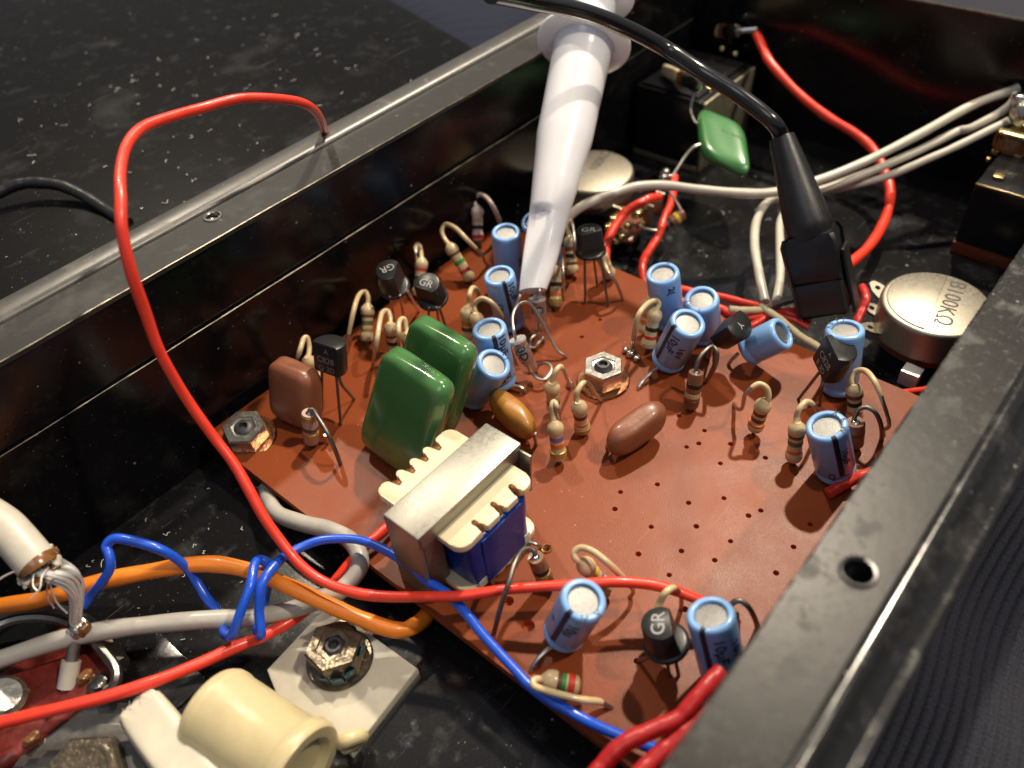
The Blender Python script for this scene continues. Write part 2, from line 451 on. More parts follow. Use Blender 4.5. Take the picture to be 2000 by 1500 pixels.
def holed_plate(outline, holes, z, thick):
    """flat plate with true holes: bmesh with top at z"""
    cu = bpy.data.curves.new('plate_curve', 'CURVE')
    cu.dimensions = '2D'; cu.fill_mode = 'BOTH'; cu.extrude = thick/2
    def add(pts):
        s = cu.splines.new('POLY'); s.points.add(len(pts)-1); s.use_cyclic_u = True
        for q, p in zip(s.points, pts): q.co = (p[0], p[1], 0, 1)
    add(outline)
    for hx, hy, r, n in holes: add([(hx+r*math.cos(2*math.pi*k/n), hy+r*math.sin(2*math.pi*k/n)) for k in range(n)])
    o = bpy.data.objects.new('plate_curve', cu)
    C.objects.link(o)
    dg = bpy.context.evaluated_depsgraph_get()
    me = bpy.data.meshes.new_from_object(o.evaluated_get(dg))
    bm = bmesh.new(); bm.from_mesh(me)
    bpy.data.objects.remove(o); bpy.data.curves.remove(cu); bpy.data.meshes.remove(me)
    bm.transform(Matrix.Translation((0, 0, z-thick/2)))
    bmesh.ops.remove_doubles(bm, verts=bm.verts, dist=1e-4)
    return bm
_txt = {}
def glyphs(s, bold=0.0):
    """flat text as (verts, faces) with cap height 1, baseline at y=0, starting x=0"""
    key, s0 = (s, bold), s
    if key not in _txt:
        cu = bpy.data.curves.new('print', 'FONT'); cu.body = s; cu.size = 1.0; cu.resolution_u = 3; cu.offset = bold
        o = bpy.data.objects.new('print', cu); C.objects.link(o)
        me = bpy.data.meshes.new_from_object(o.evaluated_get(bpy.context.evaluated_depsgraph_get()))
        vs = [tuple(v.co) for v in me.vertices]; fs = [tuple(p.vertices) for p in me.polygons]
        bpy.data.objects.remove(o); bpy.data.curves.remove(cu); bpy.data.meshes.remove(me)
        x0 = min(v[0] for v in vs)
        _txt[key] = ([((v[0]-x0)/.7, v[1]/.7) for v in vs], fs)
    return _txt[key]
def flat_text(bm, s, origin, eu, ev, h, lift, center=True, wide=1.0):
    """print s on a plane; eu reading direction, ev letter-up direction"""
    vs, fs = glyphs(s)
    eu, ev = V(eu).normalized(), V(ev).normalized()
    nrm = eu.cross(ev)
    w = max(v[0] for v in vs)
    hh = max(v[1] for v in vs)
    dx, dy = (w/2, hh/2) if center else (0, 0)
    nv = [bm.verts.new(V(origin)+eu*((x-dx)*h*wide)+ev*((y-dy)*h)+nrm*lift) for x, y in vs]
    for f in fs:
        try: bm.faces.new([nv[i] for i in f])
        except ValueError: pass
    return bm
def wrap_text(bm, s, base, axis, r, h_start, ang, size, facing, down=True, wide=1.0, flip=False):
    """print s on a cylinder, reading along its axis (downwards), letter tops towards the right (left when flipped)"""
    vs, fs = glyphs(s, .022)
    t = bmesh.new()
    nv = [t.verts.new((x*wide, y, 0)) for x, y in vs]
    for f in fs:
        try: t.faces.new([nv[i] for i in f])
        except ValueError: pass
    for k in range(1, 8):
        bmesh.ops.bisect_plane(t, geom=t.verts[:]+t.edges[:]+t.faces[:], plane_co=(0, k/8, 0), plane_no=(0, 1, 0))
    x, y, z = frame(axis, facing)
    vm = {}
    for v in t.verts:
        a = math.radians(ang) + (v.co.y-.5)*size/r*(-1 if flip else 1)
        hh = h_start - v.co.x*size if not flip else h_start + v.co.x*size
        vm[v] = bm.verts.new(V(base)+z*hh+(x*math.cos(a)+y*math.sin(a))*r)
    for f in t.faces: bm.faces.new([vm[v] for v in f.verts])
    t.free()
    return bm
def ring_text(bm, s, centre, axis, r, ang, size, facing, lift=.004):
    """print s around a flat end face, letter tops pointing outwards"""
    vs, fs = glyphs(s)
    x, y, z = frame(axis, facing)
    w = max(v[0] for v in vs)
    a = math.radians(ang)
    o = V(centre)+(x*math.cos(a)+y*math.sin(a))*r
    up = x*math.cos(a)+y*math.sin(a)
    return flat_text(bm, s, o, up.cross(z), up, size, lift)

# ---------------------------------------------------------------- the setting: cloth, chassis, lid
FZ = -0.65      # chassis floor
TZ = 2.80       # rim height
def knit(name, x0, x1, y0, y1, z, m, pitch, amp, nx, ny, label, fold, slant):
    bm = bmesh.new()
    rows = []
    for j in range(ny+1):
        y = y0+(y1-y0)*j/ny
        row = []
        for i in range(nx+1):
            x = x0+(x1-x0)*i/nx
            s = y-slant*x+.10*math.sin(x*1.3+y*.35)
            rib = abs(math.sin(math.pi*s/pitch))
            stitch = .020*math.sin(2*math.pi*(x*12+.5*(int(s/pitch) % 2)))
            zz = z+amp*rib+stitch*rib+fold(x, y)
            row.append(bm.verts.new((x, y, zz)))
        rows.append(row)
    for j in range(ny):
        for i in range(nx): bm.faces.new((rows[j][i], rows[j][i+1], rows[j+1][i+1], rows[j+1][i]))
    return single(name, bm, m, label, 'cloth', (x0, (y0+y1)/2, z), sharp=180)
knit('ribbed_cloth', -6.5, 4.5, -9.2, -5.35, -0.9, M['cloth'], .135, .045, 330, 300,
     'dark ribbed knit trouser cloth under the near edge of the metal chassis',
     lambda x, y: .30*math.sin(.9*x+1.1*y+.6)+.16*math.sin(2.1*x-.7*y) + .05*(y+5.3), .06)
knit('ribbed_cloth', 1.0, 22.0, 5.7, 22.0, 0.4, M['cloth2'], .22, .05, 120, 260,
     'blue grey knit cloth seen between the lid plate and the chassis rim',
     lambda x, y: .5*math.sin(.5*x+.3*y)+.3*math.sin(1.1*x-.6*y), -.5)
bm = bmesh.new()
box(bm, (-60, -60, -2.2), (60, 60, -1.9))
single('ground', bm, M['cloth'], 'dark cloth covered surface under everything', 'surface', (0, 0, -2))['kind'] = 'structure'

# lid plate lying beyond the far rim
bm = bmesh.new()
prism(bm, [(-14, 5.72), (3.9, 5.72), (4.95, 6.95), (6.02, 10.8), (8.9, 22), (9.2, 30), (-14, 30)], 1.93, 2.0, .02)
lid = single('lid_plate', bm, M['lid'], 'dusty black metal lid plate lying flat beyond the chassis rim', 'plate', (-4, 12, 1.93))

ch = thing('metal_chassis', 'open black metal chassis tray holding the brown circuit board', 'chassis', (0, 0, FZ))
bm = bmesh.new()
box(bm, (-12, -4.40, FZ-.08), (9.8, 4.40, FZ))
put('floor_panel', bm, M['floor'], ch)
def rim_hole(side):
    return [((-2.96,-4.818,2.8)[0], (-2.96,-4.818,2.8)[1], .125, 28)] if side < 0 else [((-2.917,4.986,2.8)[0], (-2.949,4.939,2.8)[1]-.02, .10, 28)]
for side in (1, -1):
    s = side
    bm = bmesh.new()
    lo, hi = sorted((4.40*s, 4.45*s))
    box(bm, (-12, lo, FZ-.08), (9.8, hi, 1.60))
    w = put('side_panel', bm, M['black'], ch)
    bm = bmesh.new()
    # rubbed bright top edge of the upturned side, as a slightly uneven bead
    tube(bm, [(-12+.6*k, 4.405*s+random.uniform(-.004, .004), 1.606+random.uniform(-.004, .004)) for k in range(37)], .011, n=6, per=6, jitter=.45)
    put('worn_edge', bm, M['edge'], w)
    bm = bmesh.new()
    lo, hi = sorted((4.455*s, 4.53*s))
    box(bm, (-12, lo, FZ-.08), (9.8, hi, TZ-.085))
    put('side_wall', bm, M['black'], ch)
    out = [(-12, 4.42*s), (9.8, 4.42*s), (9.8, (5.095 if s < 0 else 5.115)*s), (-12, (5.095 if s < 0 else 5.115)*s)]
    bm = holed_plate(out if s > 0 else out[::-1], rim_hole(s), TZ, .08)
    fl = put('flange', bm, M['flange'] if s < 0 else M['far_flange'], ch)
    bm = bmesh.new()
    tube(bm, [(-12+.5*k, 4.422*s, TZ-.012+random.uniform(-.003, .003)) for k in range(44)], .015, n=6, per=6, jitter=.3)
    put('flange_edge', bm, M['edge'] if s > 0 else M['flange'], fl)
    # rolled outer ridge
    prof = [(5.12, TZ-.07), (5.12, TZ-.01), (5.132, TZ+.025), (5.165, TZ+.055), (5.22, TZ+.075), (5.34, TZ+.09), (5.45, TZ+.092), (5.50, TZ+.085), (5.535, TZ+.06), (5.56, TZ+.0), (5.56, TZ-.30), (5.50, TZ-.30), (5.45, TZ-.07)]
    if s < 0:
        prof = [(5.10, TZ-.08), (5.10, TZ-.003), (5.13, TZ+.012), (5.165, TZ+.022), (5.20, TZ+.018), (5.235, TZ-.004), (5.262, TZ-.04), (5.34, TZ-.13), (5.44, TZ-.235), (5.475, TZ-.255), (5.505, TZ-.245), (5.535, TZ-.255), (5.555, TZ-.30), (5.55, TZ-.5), (5.50, TZ-.5), (5.47, TZ-.32), (5.30, TZ-.16)]
    bm = bmesh.new()
    loft(bm, [[(x, y*s, z) for y, z in prof] for x in (-12, 9.8)])
    put('rolled_rim', bm, M['ridge'] if s > 0 else M['rim'], ch, sharp=60)
    h = rim_hole(s)[0]
    bm = bmesh.new()
    n = 26
    pts = [(h[0]+math.cos(2*math.pi*k/n)*(h[2]+.02), h[1]+math.sin(2*math.pi*k/n)*(h[2]+.02), TZ+.004) for k in range(n)]
    pts.append(pts[0])
    tube(bm, pts, .024, n=6, smooth=False)
    lathe(bm, [(h[2]*1.1, -.40), (h[2]*.99, 0)], (h[0], h[1], TZ), (0, 0, 1), 24, caps=False)
    put('hole_collar', bm, M['steel'] if s > 0 else M['rim'], fl)
    if s > 0:
        bm = bmesh.new()
        pts = []
        for k in range(120):
            a = 2*math.pi*k/20
            pts.append((h[0]+math.cos(a)*.085, h[1]+math.sin(a)*.085, TZ-.42+.40*k/120))
        tube(bm, pts, .014, n=5, smooth=False)
        put('screw_thread', bm, M['zinc'], fl)
bm = bmesh.new()
box(bm, (9.8, -4.53, FZ-.08), (9.9, 4.53, TZ-.03))
bw = put('end_wall', bm, M['black'], ch)
bm = bmesh.new()
tube(bm, [(9.80, -4.5+.5*k, TZ-.03) for k in range(19)], .035, n=6, per=2, jitter=.15)
put('worn_edge', bm, M['edge'], bw)

# ---------------------------------------------------------------- circuit board
HOLES = [(-0.397,-1.751,0), (-0.233,-1.855,0), (0.032,-1.79,0), (-0.375,-2.292,0), (0.03,-2.222,0), (-1.226,-1.797,0), (-1.646,-1.469,0), (-1.93,-1.576,0), (-1.239,-2.308,0), (-0.883,-2.644,0),
         (-0.942,-3.048,0), (-0.769,-3.135,0), (-1.878,-2.129,0), (-1.51,-2.594,0), (-1.959,-2.647,0), (-1.444,-3.067,0), (-2.336,-2.236,0), (-1.82,-3.055,0), (-2.36,-2.719,0), (-1.518,-3.753,0),
         (-1.033,-3.742,0), (-0.58,-3.751,0), (0.093,-2.74,0), (0.642,0.927,0), (1.186,0.944,0), (0.09,-0.97,0), (0.064,-1.331,0), (-1.477,-3.064,0), (-3.003,-1.245,0), (-3.575,-3.057,0), (-2.41,-3.712,0), (-2.653,-3.134,0)]
HOLES = HOLES[:27]+HOLES[28:]
BIG = [(-4.016,-1.759,0), (-3.905,-1.35,0)]
bm = holed_plate([(-4.62, -4.28), (2.52, -4.28), (2.52, 4.20), (2.40, 4.26), (-4.50, 4.26), (-4.62, 4.16)],
                 [(h[0], h[1], (.036, .040, .038)[i % 3] if i < 29 else .045, 14) for i, h in enumerate(HOLES)]+[(h[0], h[1], r, 20) for h, r in zip(BIG, (.085, .07))], 0.0, .13)
bm.normal_update()
bd = thing('circuit_board', 'red brown phenolic circuit board crowded with parts, bare drilled holes in the middle', 'circuit board', (-1, 0, 0))
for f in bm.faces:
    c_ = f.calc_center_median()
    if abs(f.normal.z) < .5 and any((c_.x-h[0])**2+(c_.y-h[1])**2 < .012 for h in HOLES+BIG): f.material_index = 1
put('board_panel', bm, [M['board'], mat('backlit_drilled_phenolic', (.42, .085, .022), .5, 0, var=.2, vs=20, sss=.2)], bd)  # raw hole walls, painted brighter for light glowing through the board
bm = bmesh.new(); box(bm, (-4.5, -4.2, -.19), (2.4, 4.1, -.133))
put('hole_backing_sheet', bm, mat('hole_backing_sheet', (.50, .11, .03), .5, 0, var=.3, vs=6), bd)  # bright sheet added under the board to lighten the drilled holes
for k, (x, y) in enumerate([(-4.2, 3.8), (2.1, 3.9), (-4.2, -3.9), (2.1, -3.9)]):
    bm = bmesh.new(); lathe(bm, [(.28, 0), (.28, -FZ-.195)], (x, y, FZ+.002), (0, 0, 1), 16)
    put('standoff', bm, M['steel'], bd)

# ---------------------------------------------------------------- parts on the board: builders
def straight_lead(parent, p0, p1, m, r=.028, name='lead'):
    bm = bmesh.new(); tube(bm, [p0, p1], r, n=8, smooth=False)
    return put(name, bm, m, parent)
def bent_lead(parent, pts, m, r=.028, name='lead', n=8):
    bm = bmesh.new(); tube(bm, pts, r, n=n, per=6)
    return put(name, bm, m, parent)
GROUP_R = 'resistors standing on the circuit board'
def resistor(label, seg, loop, bands, kind='cream', coat=.55, foot=True, group=GROUP_R, lead=None, L=None, r=None):
    b, t = V(seg[0]), V(seg[1])
    ax = (t-b); L = ax.length; ax.normalize()
    o = thing('resistor', label, 'resistor', (b.x, b.y, 0), group)
    base_m = M[dict(cream='cream', pink='pinkcream', carbon='carbon', mauve='mauve').get(kind, kind)]
    if kind in ('cream', 'pink'):
        R1, R2 = (r or .118), (r or .118)*.83
        prof = [(.0, 0), (.05, .005), (R1*.85, .03), (R1, .075), (R1, .13), (R2*1.03, .175), (R2, .20), (R2, L-.20), (R2*1.03, L-.175), (R1, L-.135), (R1*1.02, L-.08), (R1*.90, L-.03), (.07, L+.005), (.045, L+.035), (0, L+.04)]
        rb = R2
    else:
        R1 = r or .112; R2 = rb = R1
        prof = [(0, 0), (R1*.9, 0), (R1, .02), (R1, L-.02), (R1*.93, L), (R1*.45, L-.004), (0, L-.006)]
    bm = bmesh.new(); lathe(bm, prof, b, ax, 24)
    body = put('body', bm, base_m, o)
    if kind in ('carbon', 'mauve'):
        bm = bmesh.new(); lathe(bm, [(0, 0), (R1*.5, 0), (R1*.38, .018), (.03, .03), (0, .03)], t-ax*.004, ax, 16)
        put('end_cap', bm, M['solder'], body)
    for tt, col in bands:
        h = (1-tt)*L
        w = .034 if col != 'gold' else .04
        rr = rb if .30 < h/L < .70 else (rb*1.0 if kind not in ('cream', 'pink') else rb)
        # follow the swelling of the end where the band sits on it
        if kind in ('cream', 'pink'):
            hh = min(h, L-h)
            rr = rb if hh > .185 else rb+(R1-rb)*min(1, (.185-hh)/.055)
        bm = bmesh.new(); lathe(bm, [(rr-.004, h-w-.006), (rr+.0045, h-w), (rr+.0045, h+w), (rr-.004, h+w+.006)], b, ax, 24)
        put('colour_band', bm, M['band_'+col], body)
    if loop:
        pts = [t-ax*.02]+[V(p) for p in loop]
        lm = M[lead] if lead else M['lead']
        bm = bmesh.new()
        if kind in ('cream', 'pink') and coat:
            rad = lambda q: .043 if q < coat else (.043-.014*min(1, (q-coat)/.10))
            tube(bm, pts, rad, n=10, per=7, split=coat+.06)
            put('lead', bm, [base_m, lm], o)
        else:
            tube(bm, pts, .033, n=10, per=7)
            put('lead', bm, lm, o)
    if foot and b.z > 0.01:
        straight_lead(o, b+ax*.01, (b.x-ax.x*.05, b.y-ax.y*.05, -.05), M['dull'])
    return o

GROUP_C = 'blue electrolytic capacitors on the circuit board'
def electrolytic(label, seg, stripe, prints=(), ring=(), r=.262, leads=None, disc='alu', face=None):
    b, t = V(seg[0]), V(seg[1])
    ax = t-b; L = ax.length; ax.normalize()
    o = thing('electrolytic_capacitor', label, 'capacitor', (b.x, b.y, 0), GROUP_C)
    fc = V(face) if face else CAM-(b+t)/2
    prof = [(0, .0), (r*.72, 0), (r*.93, .012), (r*.995, .045), (r, .09), (r-.012, .115), (r-.026, .135), (r-.026, .155), (r-.010, .178), (r, .20),
            (r, L-.075), (r*.985, L-.040), (r*.94, L-.014), (r*.86, L-.001), (r*.76, L), (r*.70, L-.006), (r*.675, L-.02), (r*.66, L-.065), (0, L-.065)]
    bm = bmesh.new(); lathe(bm, prof, b, ax, 40, fc)
    sl = put('sleeve', bm, M['blue'], o, sharp=60)
    bm = bmesh.new()
    lathe(bm, [(0, 0), (r*.64, 0), (r*.655, .012), (r*.64, .022), (r*.40, .026), (0, .026)], b+ax*(L-.070), ax, 32, fc)
    put('top_disc', bm, M[disc], o)
    x, y, z = frame(ax, fc)
    if stripe is not None:
        bm = bmesh.new()
        a0 = math.radians(stripe)
        rows = []
        for i in range(2):
            h = (.22, L-.07)[i]
            rows.append([bm.verts.new(b+z*h+(x*math.cos(a0+q)+y*math.sin(a0+q))*(r+.0035)) for q in (-.13, -.065, 0, .065, .13)])
        # carry the stripe over the rolled shoulder
        for rr, h in ((r*.985+.0035, L-.038), (r*.94+.003, L-.011), (r*.86+.001, L+.003), (r*.76, L+.004)):
            rows.append([bm.verts.new(b+z*h+(x*math.cos(a0+q)+y*math.sin(a0+q))*rr) for q in (-.13, -.065, 0, .065, .13)])
        for A, B in zip(rows, rows[1:]):
            for k in range(4): bm.faces.new((A[k], A[k+1], B[k+1], B[k]))
        put('polarity_stripe', bm, M['ink'], sl)
    if prints or ring:
        for ang, s, size, start in prints:
            bm = bmesh.new(); wrap_text(bm, s, b, ax, r+.004, L-start, ang, size, fc, wide=1.15)
            put('printed_marking', bm, M['ink'], sl)
        for ang, s, size in ring:
            bm = bmesh.new(); ring_text(bm, s, b+ax*L, ax, r*.84, ang, size, fc)
            put('printed_marking', bm, M['ink'], sl)
    if leads is None:
        leads = []
        for k in (-1, 1):
            p = b+y*(.1*k)
            if p.z > .01: leads.append([p+ax*.02, (p.x, p.y, -.05)])
    for ld in leads:
        bm = bmesh.new(); tube(bm, ld, .030, n=8, per=6, smooth=len(ld) > 2)
        put('lead', bm, M['lead'], o)
    return o

GROUP_T = 'black transistors on the circuit board'
def transistor(label, seg, flat, leads, flanged=True, marks=(), face_marks=(), mark_m='white_ink', rb=None, lead_m='dull'):
    b, t = V(seg[0]), V(seg[1])
    ax = t-b; L = ax.length; ax.normalize()
    fc = CAM-(b+t)/2
    x, y, z = frame(ax, fc)
    o = thing('transistor', label, 'transistor', (b.x, b.y, 0), GROUP_T)
    R0 = rb or (.232 if flanged else .250)
    a0 = math.radians(flat)
    cut = .62 if flanged else .45
    half = math.acos(cut)
    def dloop(r, h, inset=0):
        pts = []
        n = 22
        for k in range(n+1):
            a = a0+half+(2*math.pi-2*half)*k/n
            pts.append(b+z*h+(x*math.cos(a)+y*math.sin(a))*(r-inset))
        for k in range(1, 5):
            p, q = pts[-1] if k == 1 else last, pts[0]
            if k == 1: first = pts[-1]; last = first
            pts.append(first+(q-first)*(k/5))
        return pts
    bm = bmesh.new()
    if flanged:
        loft(bm, [dloop(R0*1.08, .03), dloop(R0*1.04, .12), dloop(R0*.94, L-.03), dloop(R0*.90, L-.008), dloop(R0*.84, L)])
        lathe(bm, [(0, 0), (.25, 0), (.268, .015), (.268, .05), (.252, .07), (.21, .085), (0, .085)], b, ax, 36, fc)
    else:
        loft(bm, [dloop(R0*.93, 0), dloop(R0, .03), dloop(R0, L-.035), dloop(R0*.97, L-.012), dloop(R0*.90, L)])
    body = put('body', bm, M['epoxy'], o, sharp=35)
    for ld in leads:
        bm = bmesh.new(); tube(bm, ld, .024, n=6, per=5, smooth=len(ld) > 2)
        put('lead', bm, M[lead_m], o)
    if marks:
        bm = bmesh.new()
        for s, rot, size, du, dv in marks:
            # on the top face; rot turns the reading direction clockwise as the camera sees it
            er, eu = y, -x      # right, towards far side = up in view
            a = math.radians(rot)
            u = er*math.cos(a)-eu*math.sin(a); v = er*math.sin(a)+eu*math.cos(a)
            flat_text(bm, s, b+z*L+er*du+eu*dv, u, v, size, .004)
        put('printed_marking', bm, M[mark_m], body)
    if face_marks:
        nrm = x*math.cos(a0)+y*math.sin(a0)
        side = z.cross(nrm)
        c = b+nrm*(R0*cut)
        for s, size, du, h in face_marks:
            bm = bmesh.new(); flat_text(bm, s, c+side*du+z*h, side, z, size, .004)
            put('printed_marking', bm, M['faint_ink'], body)
    return o
def down(p, q, z=-.05):
    q = V(q); return [p, (q.x, q.y, z)]

# ---------------------------------------------------------------- electrolytics
electrolytic('blue capacitor tallest at the far corner, right of two bent cream resistors', ((1.087,2.908,0.06),(1.006,2.804,1.173)), None, [(62, '34', .12, .50)], r=.252)
electrolytic('blue capacitor with a black stripe down its front, just left of the white probe tip', ((0.158,2.067,0.06),(0.018,2.106,1.171)), 12, [(38, '10µF', .12, .08), (-22, 'CF', .08, .42)], r=.256)
electrolytic('blue capacitor with grey disc, its print half hidden by a leaning capacitor', ((-1.026,1.271,0.06),(-1.097,1.322,1.216)), 10, [(38, '10µF', .13, .03), (38, 'µ', .13, .80), (-18, 'C', .09, .38)],
             leads=[[V((-1.118,1.113,0.1)), [(-0.996,0.972,0.12)][0], [(-0.959,0.858,0.09)][0], [(-0.915,0.843,-0.05)][0]]], r=.262)
electrolytic('leaning blue capacitor with bright white disc, beside the green film capacitor', ((-1.564,1.393,0.1),(-1.481,0.895,1.021)), None, (), [(150, '1', .08), (170, 'x', .06)], disc='alu')
electrolytic('blue capacitor partly covered by the tip of the white probe', ((1.855,2.539,0.2),(1.463,2.538,1.25)), None, (), r=.25)
electrolytic('upright blue capacitor behind two looped cream resistors at the board edge', ((1.754,-0.059,0.06),(1.569,0.017,1.163)), None, [(24, '2(', .11, .12)], [(150, 'o', .07)], r=.268)
electrolytic('upright blue capacitor right behind the striped leaning one, near red wires', ((1.83,-0.7,0.06),(1.569,-0.706,0.973)), None, (), [(-82, 'I', .10), (-58, 'm', .08), (-12, 'l', .08)], r=.272)
electrolytic('leaning blue capacitor printed with two rows of figures, beside the middle nut', ((0.899,-0.587,0.1),(0.844,-0.915,1.097)), -38, [(-10, '10µF', .13, .13), (25, '16V', .11, .34)],
             leads=[[(0.656,-0.573,0.12),(0.512,-0.554,0.12),(0.319,-0.532,0.09),(0.184,-0.53,0.04),(0.163,-0.539,-0.05)]], r=.272)
electrolytic('blue capacitor lying tilted in shade below the black clip', ((1.633,-1.56,0.3),(1.783,-2.004,0.78)), None, (), [(175, '5Я*', .08)],
             leads=[[(1.539,-1.459,0.25),(1.481,-1.385,0.1),(1.474,-1.345,-0.05)]], r=.262)
electrolytic('upright blue capacitor behind the tilted transistor, next to the large potentiometer', ((1.925,-2.962,0.06),(1.965,-2.808,1.148)), None, (), [(-150, 'F', .09), (-115, '6', .08), (-88, 'X', .08), (-175, 'Г', .08)], r=.272)
electrolytic('blue capacitor at the near rim with black stripe, beside a banded cream resistor', ((0.367,-3.64,0.1),(0.148,-3.404,1.069)), 14, [(36, '10µF', .10, .30), (-14, 'CF', .08, .72)], [(58, 'W', .08), (100, '6', .08), (140, 'X', .08)], r=.268)
electrolytic('tilted blue capacitor with white disc standing before the red wire', ((-3.887,-2.219,0.16),(-3.841,-2.498,1.14)), -14, [(14, '10µ', .13, .20), (-40, 'µ', .08, .4)], [(30, 'M', .08), (75, 'X', .08)],
             leads=[[(-4.105,-2.22,0.16),(-4.204,-2.199,0.16),(-4.328,-2.174,0.12),(-4.432,-2.162,0.04),(-4.457,-2.16,-0.05)]], r=.262)
electrolytic('blue capacitor half covered by the near rim, beside a flanged transistor', ((-3.189,-4.002,0.06),(-3.17,-3.662,1.168)), -30, [(6, '10µF', .12, .16), (48, '16V', .11, .28)], [(-35, 'I', .10)], r=.262)

# ---------------------------------------------------------------- transistors
transistor('black flat faced transistor with faint print, beside the brown film capacitor', ((-2.907,2.96,0.8),(-2.791,2.977,1.286)), -40,
           [down((-3.018,3.037,0.82), (-3.175,3.166,0)), down((-2.953,2.781,0.82), (-3.193,2.679,0)), [(-2.93,2.75,0.82), (-2.938,2.722,0.66), (-2.651,2.957,-0.05)]], False,
           face_marks=[('A', .085, .02, .39), ('C828', .10, 0, .24), ('Q 3D', .09, .01, .09)])
transistor('black flanged transistor with GR upside down on top, next to the far wall', ((-0.874,3.703,0.75),(-0.984,3.629,1.232)), 62,
           [down((-1.099,3.572,0.78), (-0.891,3.881,0)), down((-0.984,3.458,0.78), (-0.789,3.739,0)), down((-0.831,3.431,0.78), (-0.478,3.668,0))], True, [('GR', 176, .13, -.01, .02)], lead_m='lead')
transistor('black flanged transistor with slanting GR on top, just above the green capacitors', ((-0.594,3.092,0.62),(-0.73,3.03,1.055)), -48,
           [down((-0.758,2.842,0.66), (-0.507,3.158,0)), down((-0.733,2.807,0.66), (-0.576,2.883,0)), down((-0.833,2.947,0.66), (-0.716,3.215,0))], True, [('GR', 48, .13, 0, 0)])
transistor('upright black flanged transistor with level GR on top, right of the white probe', ((1.695,1.513,0.85),(1.698,1.556,1.308)), 14,
           [down((1.46,1.467,0.86), (1.372,1.398,0)), down((1.572,1.358,0.86), (1.928,1.541,0)), down((1.671,1.292,0.86), (1.541,1.016,0))], True, [('GR', 8, .13, 0, -.01)])
transistor('black transistor leaning over with a letter Y on its end, below the black clip', ((1.372,-1.204,0.62),(1.372,-1.471,0.98)), -75,
           [[(1.242,-1.227,0.62),(1.189,-1.168,0.48),(1.309,-1.091,0.2),(1.402,-1.044,-0.05)], [(1.265,-1.178,0.62),(1.233,-1.091,0.45),(1.297,-1.034,0.2),(1.385,-0.98,-0.05)], [(1.231,-1.254,0.6),(1.186,-1.227,0.45),(1.264,-1.191,0.2),(1.346,-1.171,-0.05)]], False, [('Y', 68, .11, .03, .0)], lead_m='dull')
transistor('tilted black transistor with three rows of faint print, in front of a blue capacitor', ((1.558,-2.809,0.62),(1.588,-2.907,1.109)), -48,
           [down((1.446,-2.765,0.64), (1.405,-2.561,0)), [(1.401,-2.884,0.62), (1.347,-2.872,0.5), (1.549,-2.747,-0.05)], down((1.403,-2.852,0.62), (1.487,-2.89,0))], False, rb=.265,
           face_marks=[('A', .085, .05, .40), ('C828', .11, .02, .25), ('B 3D', .09, .01, .10)])
transistor('grey lit flanged transistor with sideways GR, at the near edge of the board', ((-3.386,-3.313,0.42),(-3.437,-3.222,0.868)), 82,
           [[(-3.614,-3.27,0.45), (-3.596,-3.186,0.25), (-3.563,-3.051,-0.05)], down((-3.532,-3.406,0.43), (-3.5,-3.465,0)), down((-3.46,-3.468,0.43), (-3.424,-3.541,0))], True, [('GR', -72, .15, -.02, 0)], rb=.225)

# ---------------------------------------------------------------- resistors
resistor('pale pinkish resistor with a black band, farthest along the back edge of the board', ((1.596,4.13,0.1),(1.883,4.33,0.651)), [(1.932,4.434,0.701),(1.99,4.436,0.783),(2.025,4.355,0.838),(1.971,4.146,0.871),(1.91,3.947,0.796),(2.045,3.951,0.43),(2.315,4.155,-0.03)], [(.38, 'tan'), (.58, 'black'), (.85, 'red')], 'pink', coat=.9)
resistor('tilted cream resistor with bright green and red bands beside the far wall', ((0.651,3.446,0.06),(0.685,3.938,0.63)), [(0.746,4.116,0.68),(0.809,4.213,0.763),(0.931,4.216,0.827),(0.902,3.939,0.86),(0.851,3.629,0.768),(1.028,3.488,0.411),(1.115,3.508,0.168),(1.261,3.547,-0.03)], [(.24, 'brown'), (.48, 'green'), (.72, 'red')], coat=.62)
resistor('cream resistor with short closed loop, standing behind two flanged transistors', ((-0.263,3.909,0.06),(0.12,4.077,0.593)), [(0.219,4.192,0.643),(0.251,4.234,0.718),(0.246,4.286,0.755),(0.159,4.235,0.771),(0.014,4.101,0.712),(0.213,4.487,-0.03)], [(.25, 'red'), (.5, 'brown'), (.7, 'tan')], coat=.7)
resistor('cream resistor with tall thin loop beside the upright flat faced transistor', ((-1.659,3.727,0.08),(-1.326,3.942,0.559)), [(-1.225,4.025,0.609),(-1.188,4.126,0.671),(-1.354,4.083,0.721),(-1.685,3.836,0.739),(-2.006,3.773,0.306),(-2.025,3.91,-0.03)], [(.27, 'brown'), (.48, 'olive'), (.70, 'gold')], coat=.72)
resistor('cream resistor with black band, its loop dropping beside the green capacitor', ((-1.581,3.14,0.08),(-1.553,3.114,0.699)), [(-1.464,3.195,0.749),(-1.427,3.29,0.817),(-1.579,3.249,0.865),(-1.966,2.949,0.792),(-2.05,3.027,0.432),(-2.013,3.256,-0.03)], [(.30, 'brown'), (.55, 'black')], coat=.72)
resistor('cream resistor mostly hidden behind the green film capacitors, only its small loop showing', ((-1.428,2.93,0.08),(-1.483,2.802,0.612)), [(-1.428,2.883,0.662),(-1.373,2.952,0.762),(-1.427,2.973,0.789),(-1.544,2.896,0.801),(-1.66,2.798,0.707),(-1.556,3.094,-0.03)], [(.3, 'brown'), (.55, 'tan')], coat=.8)
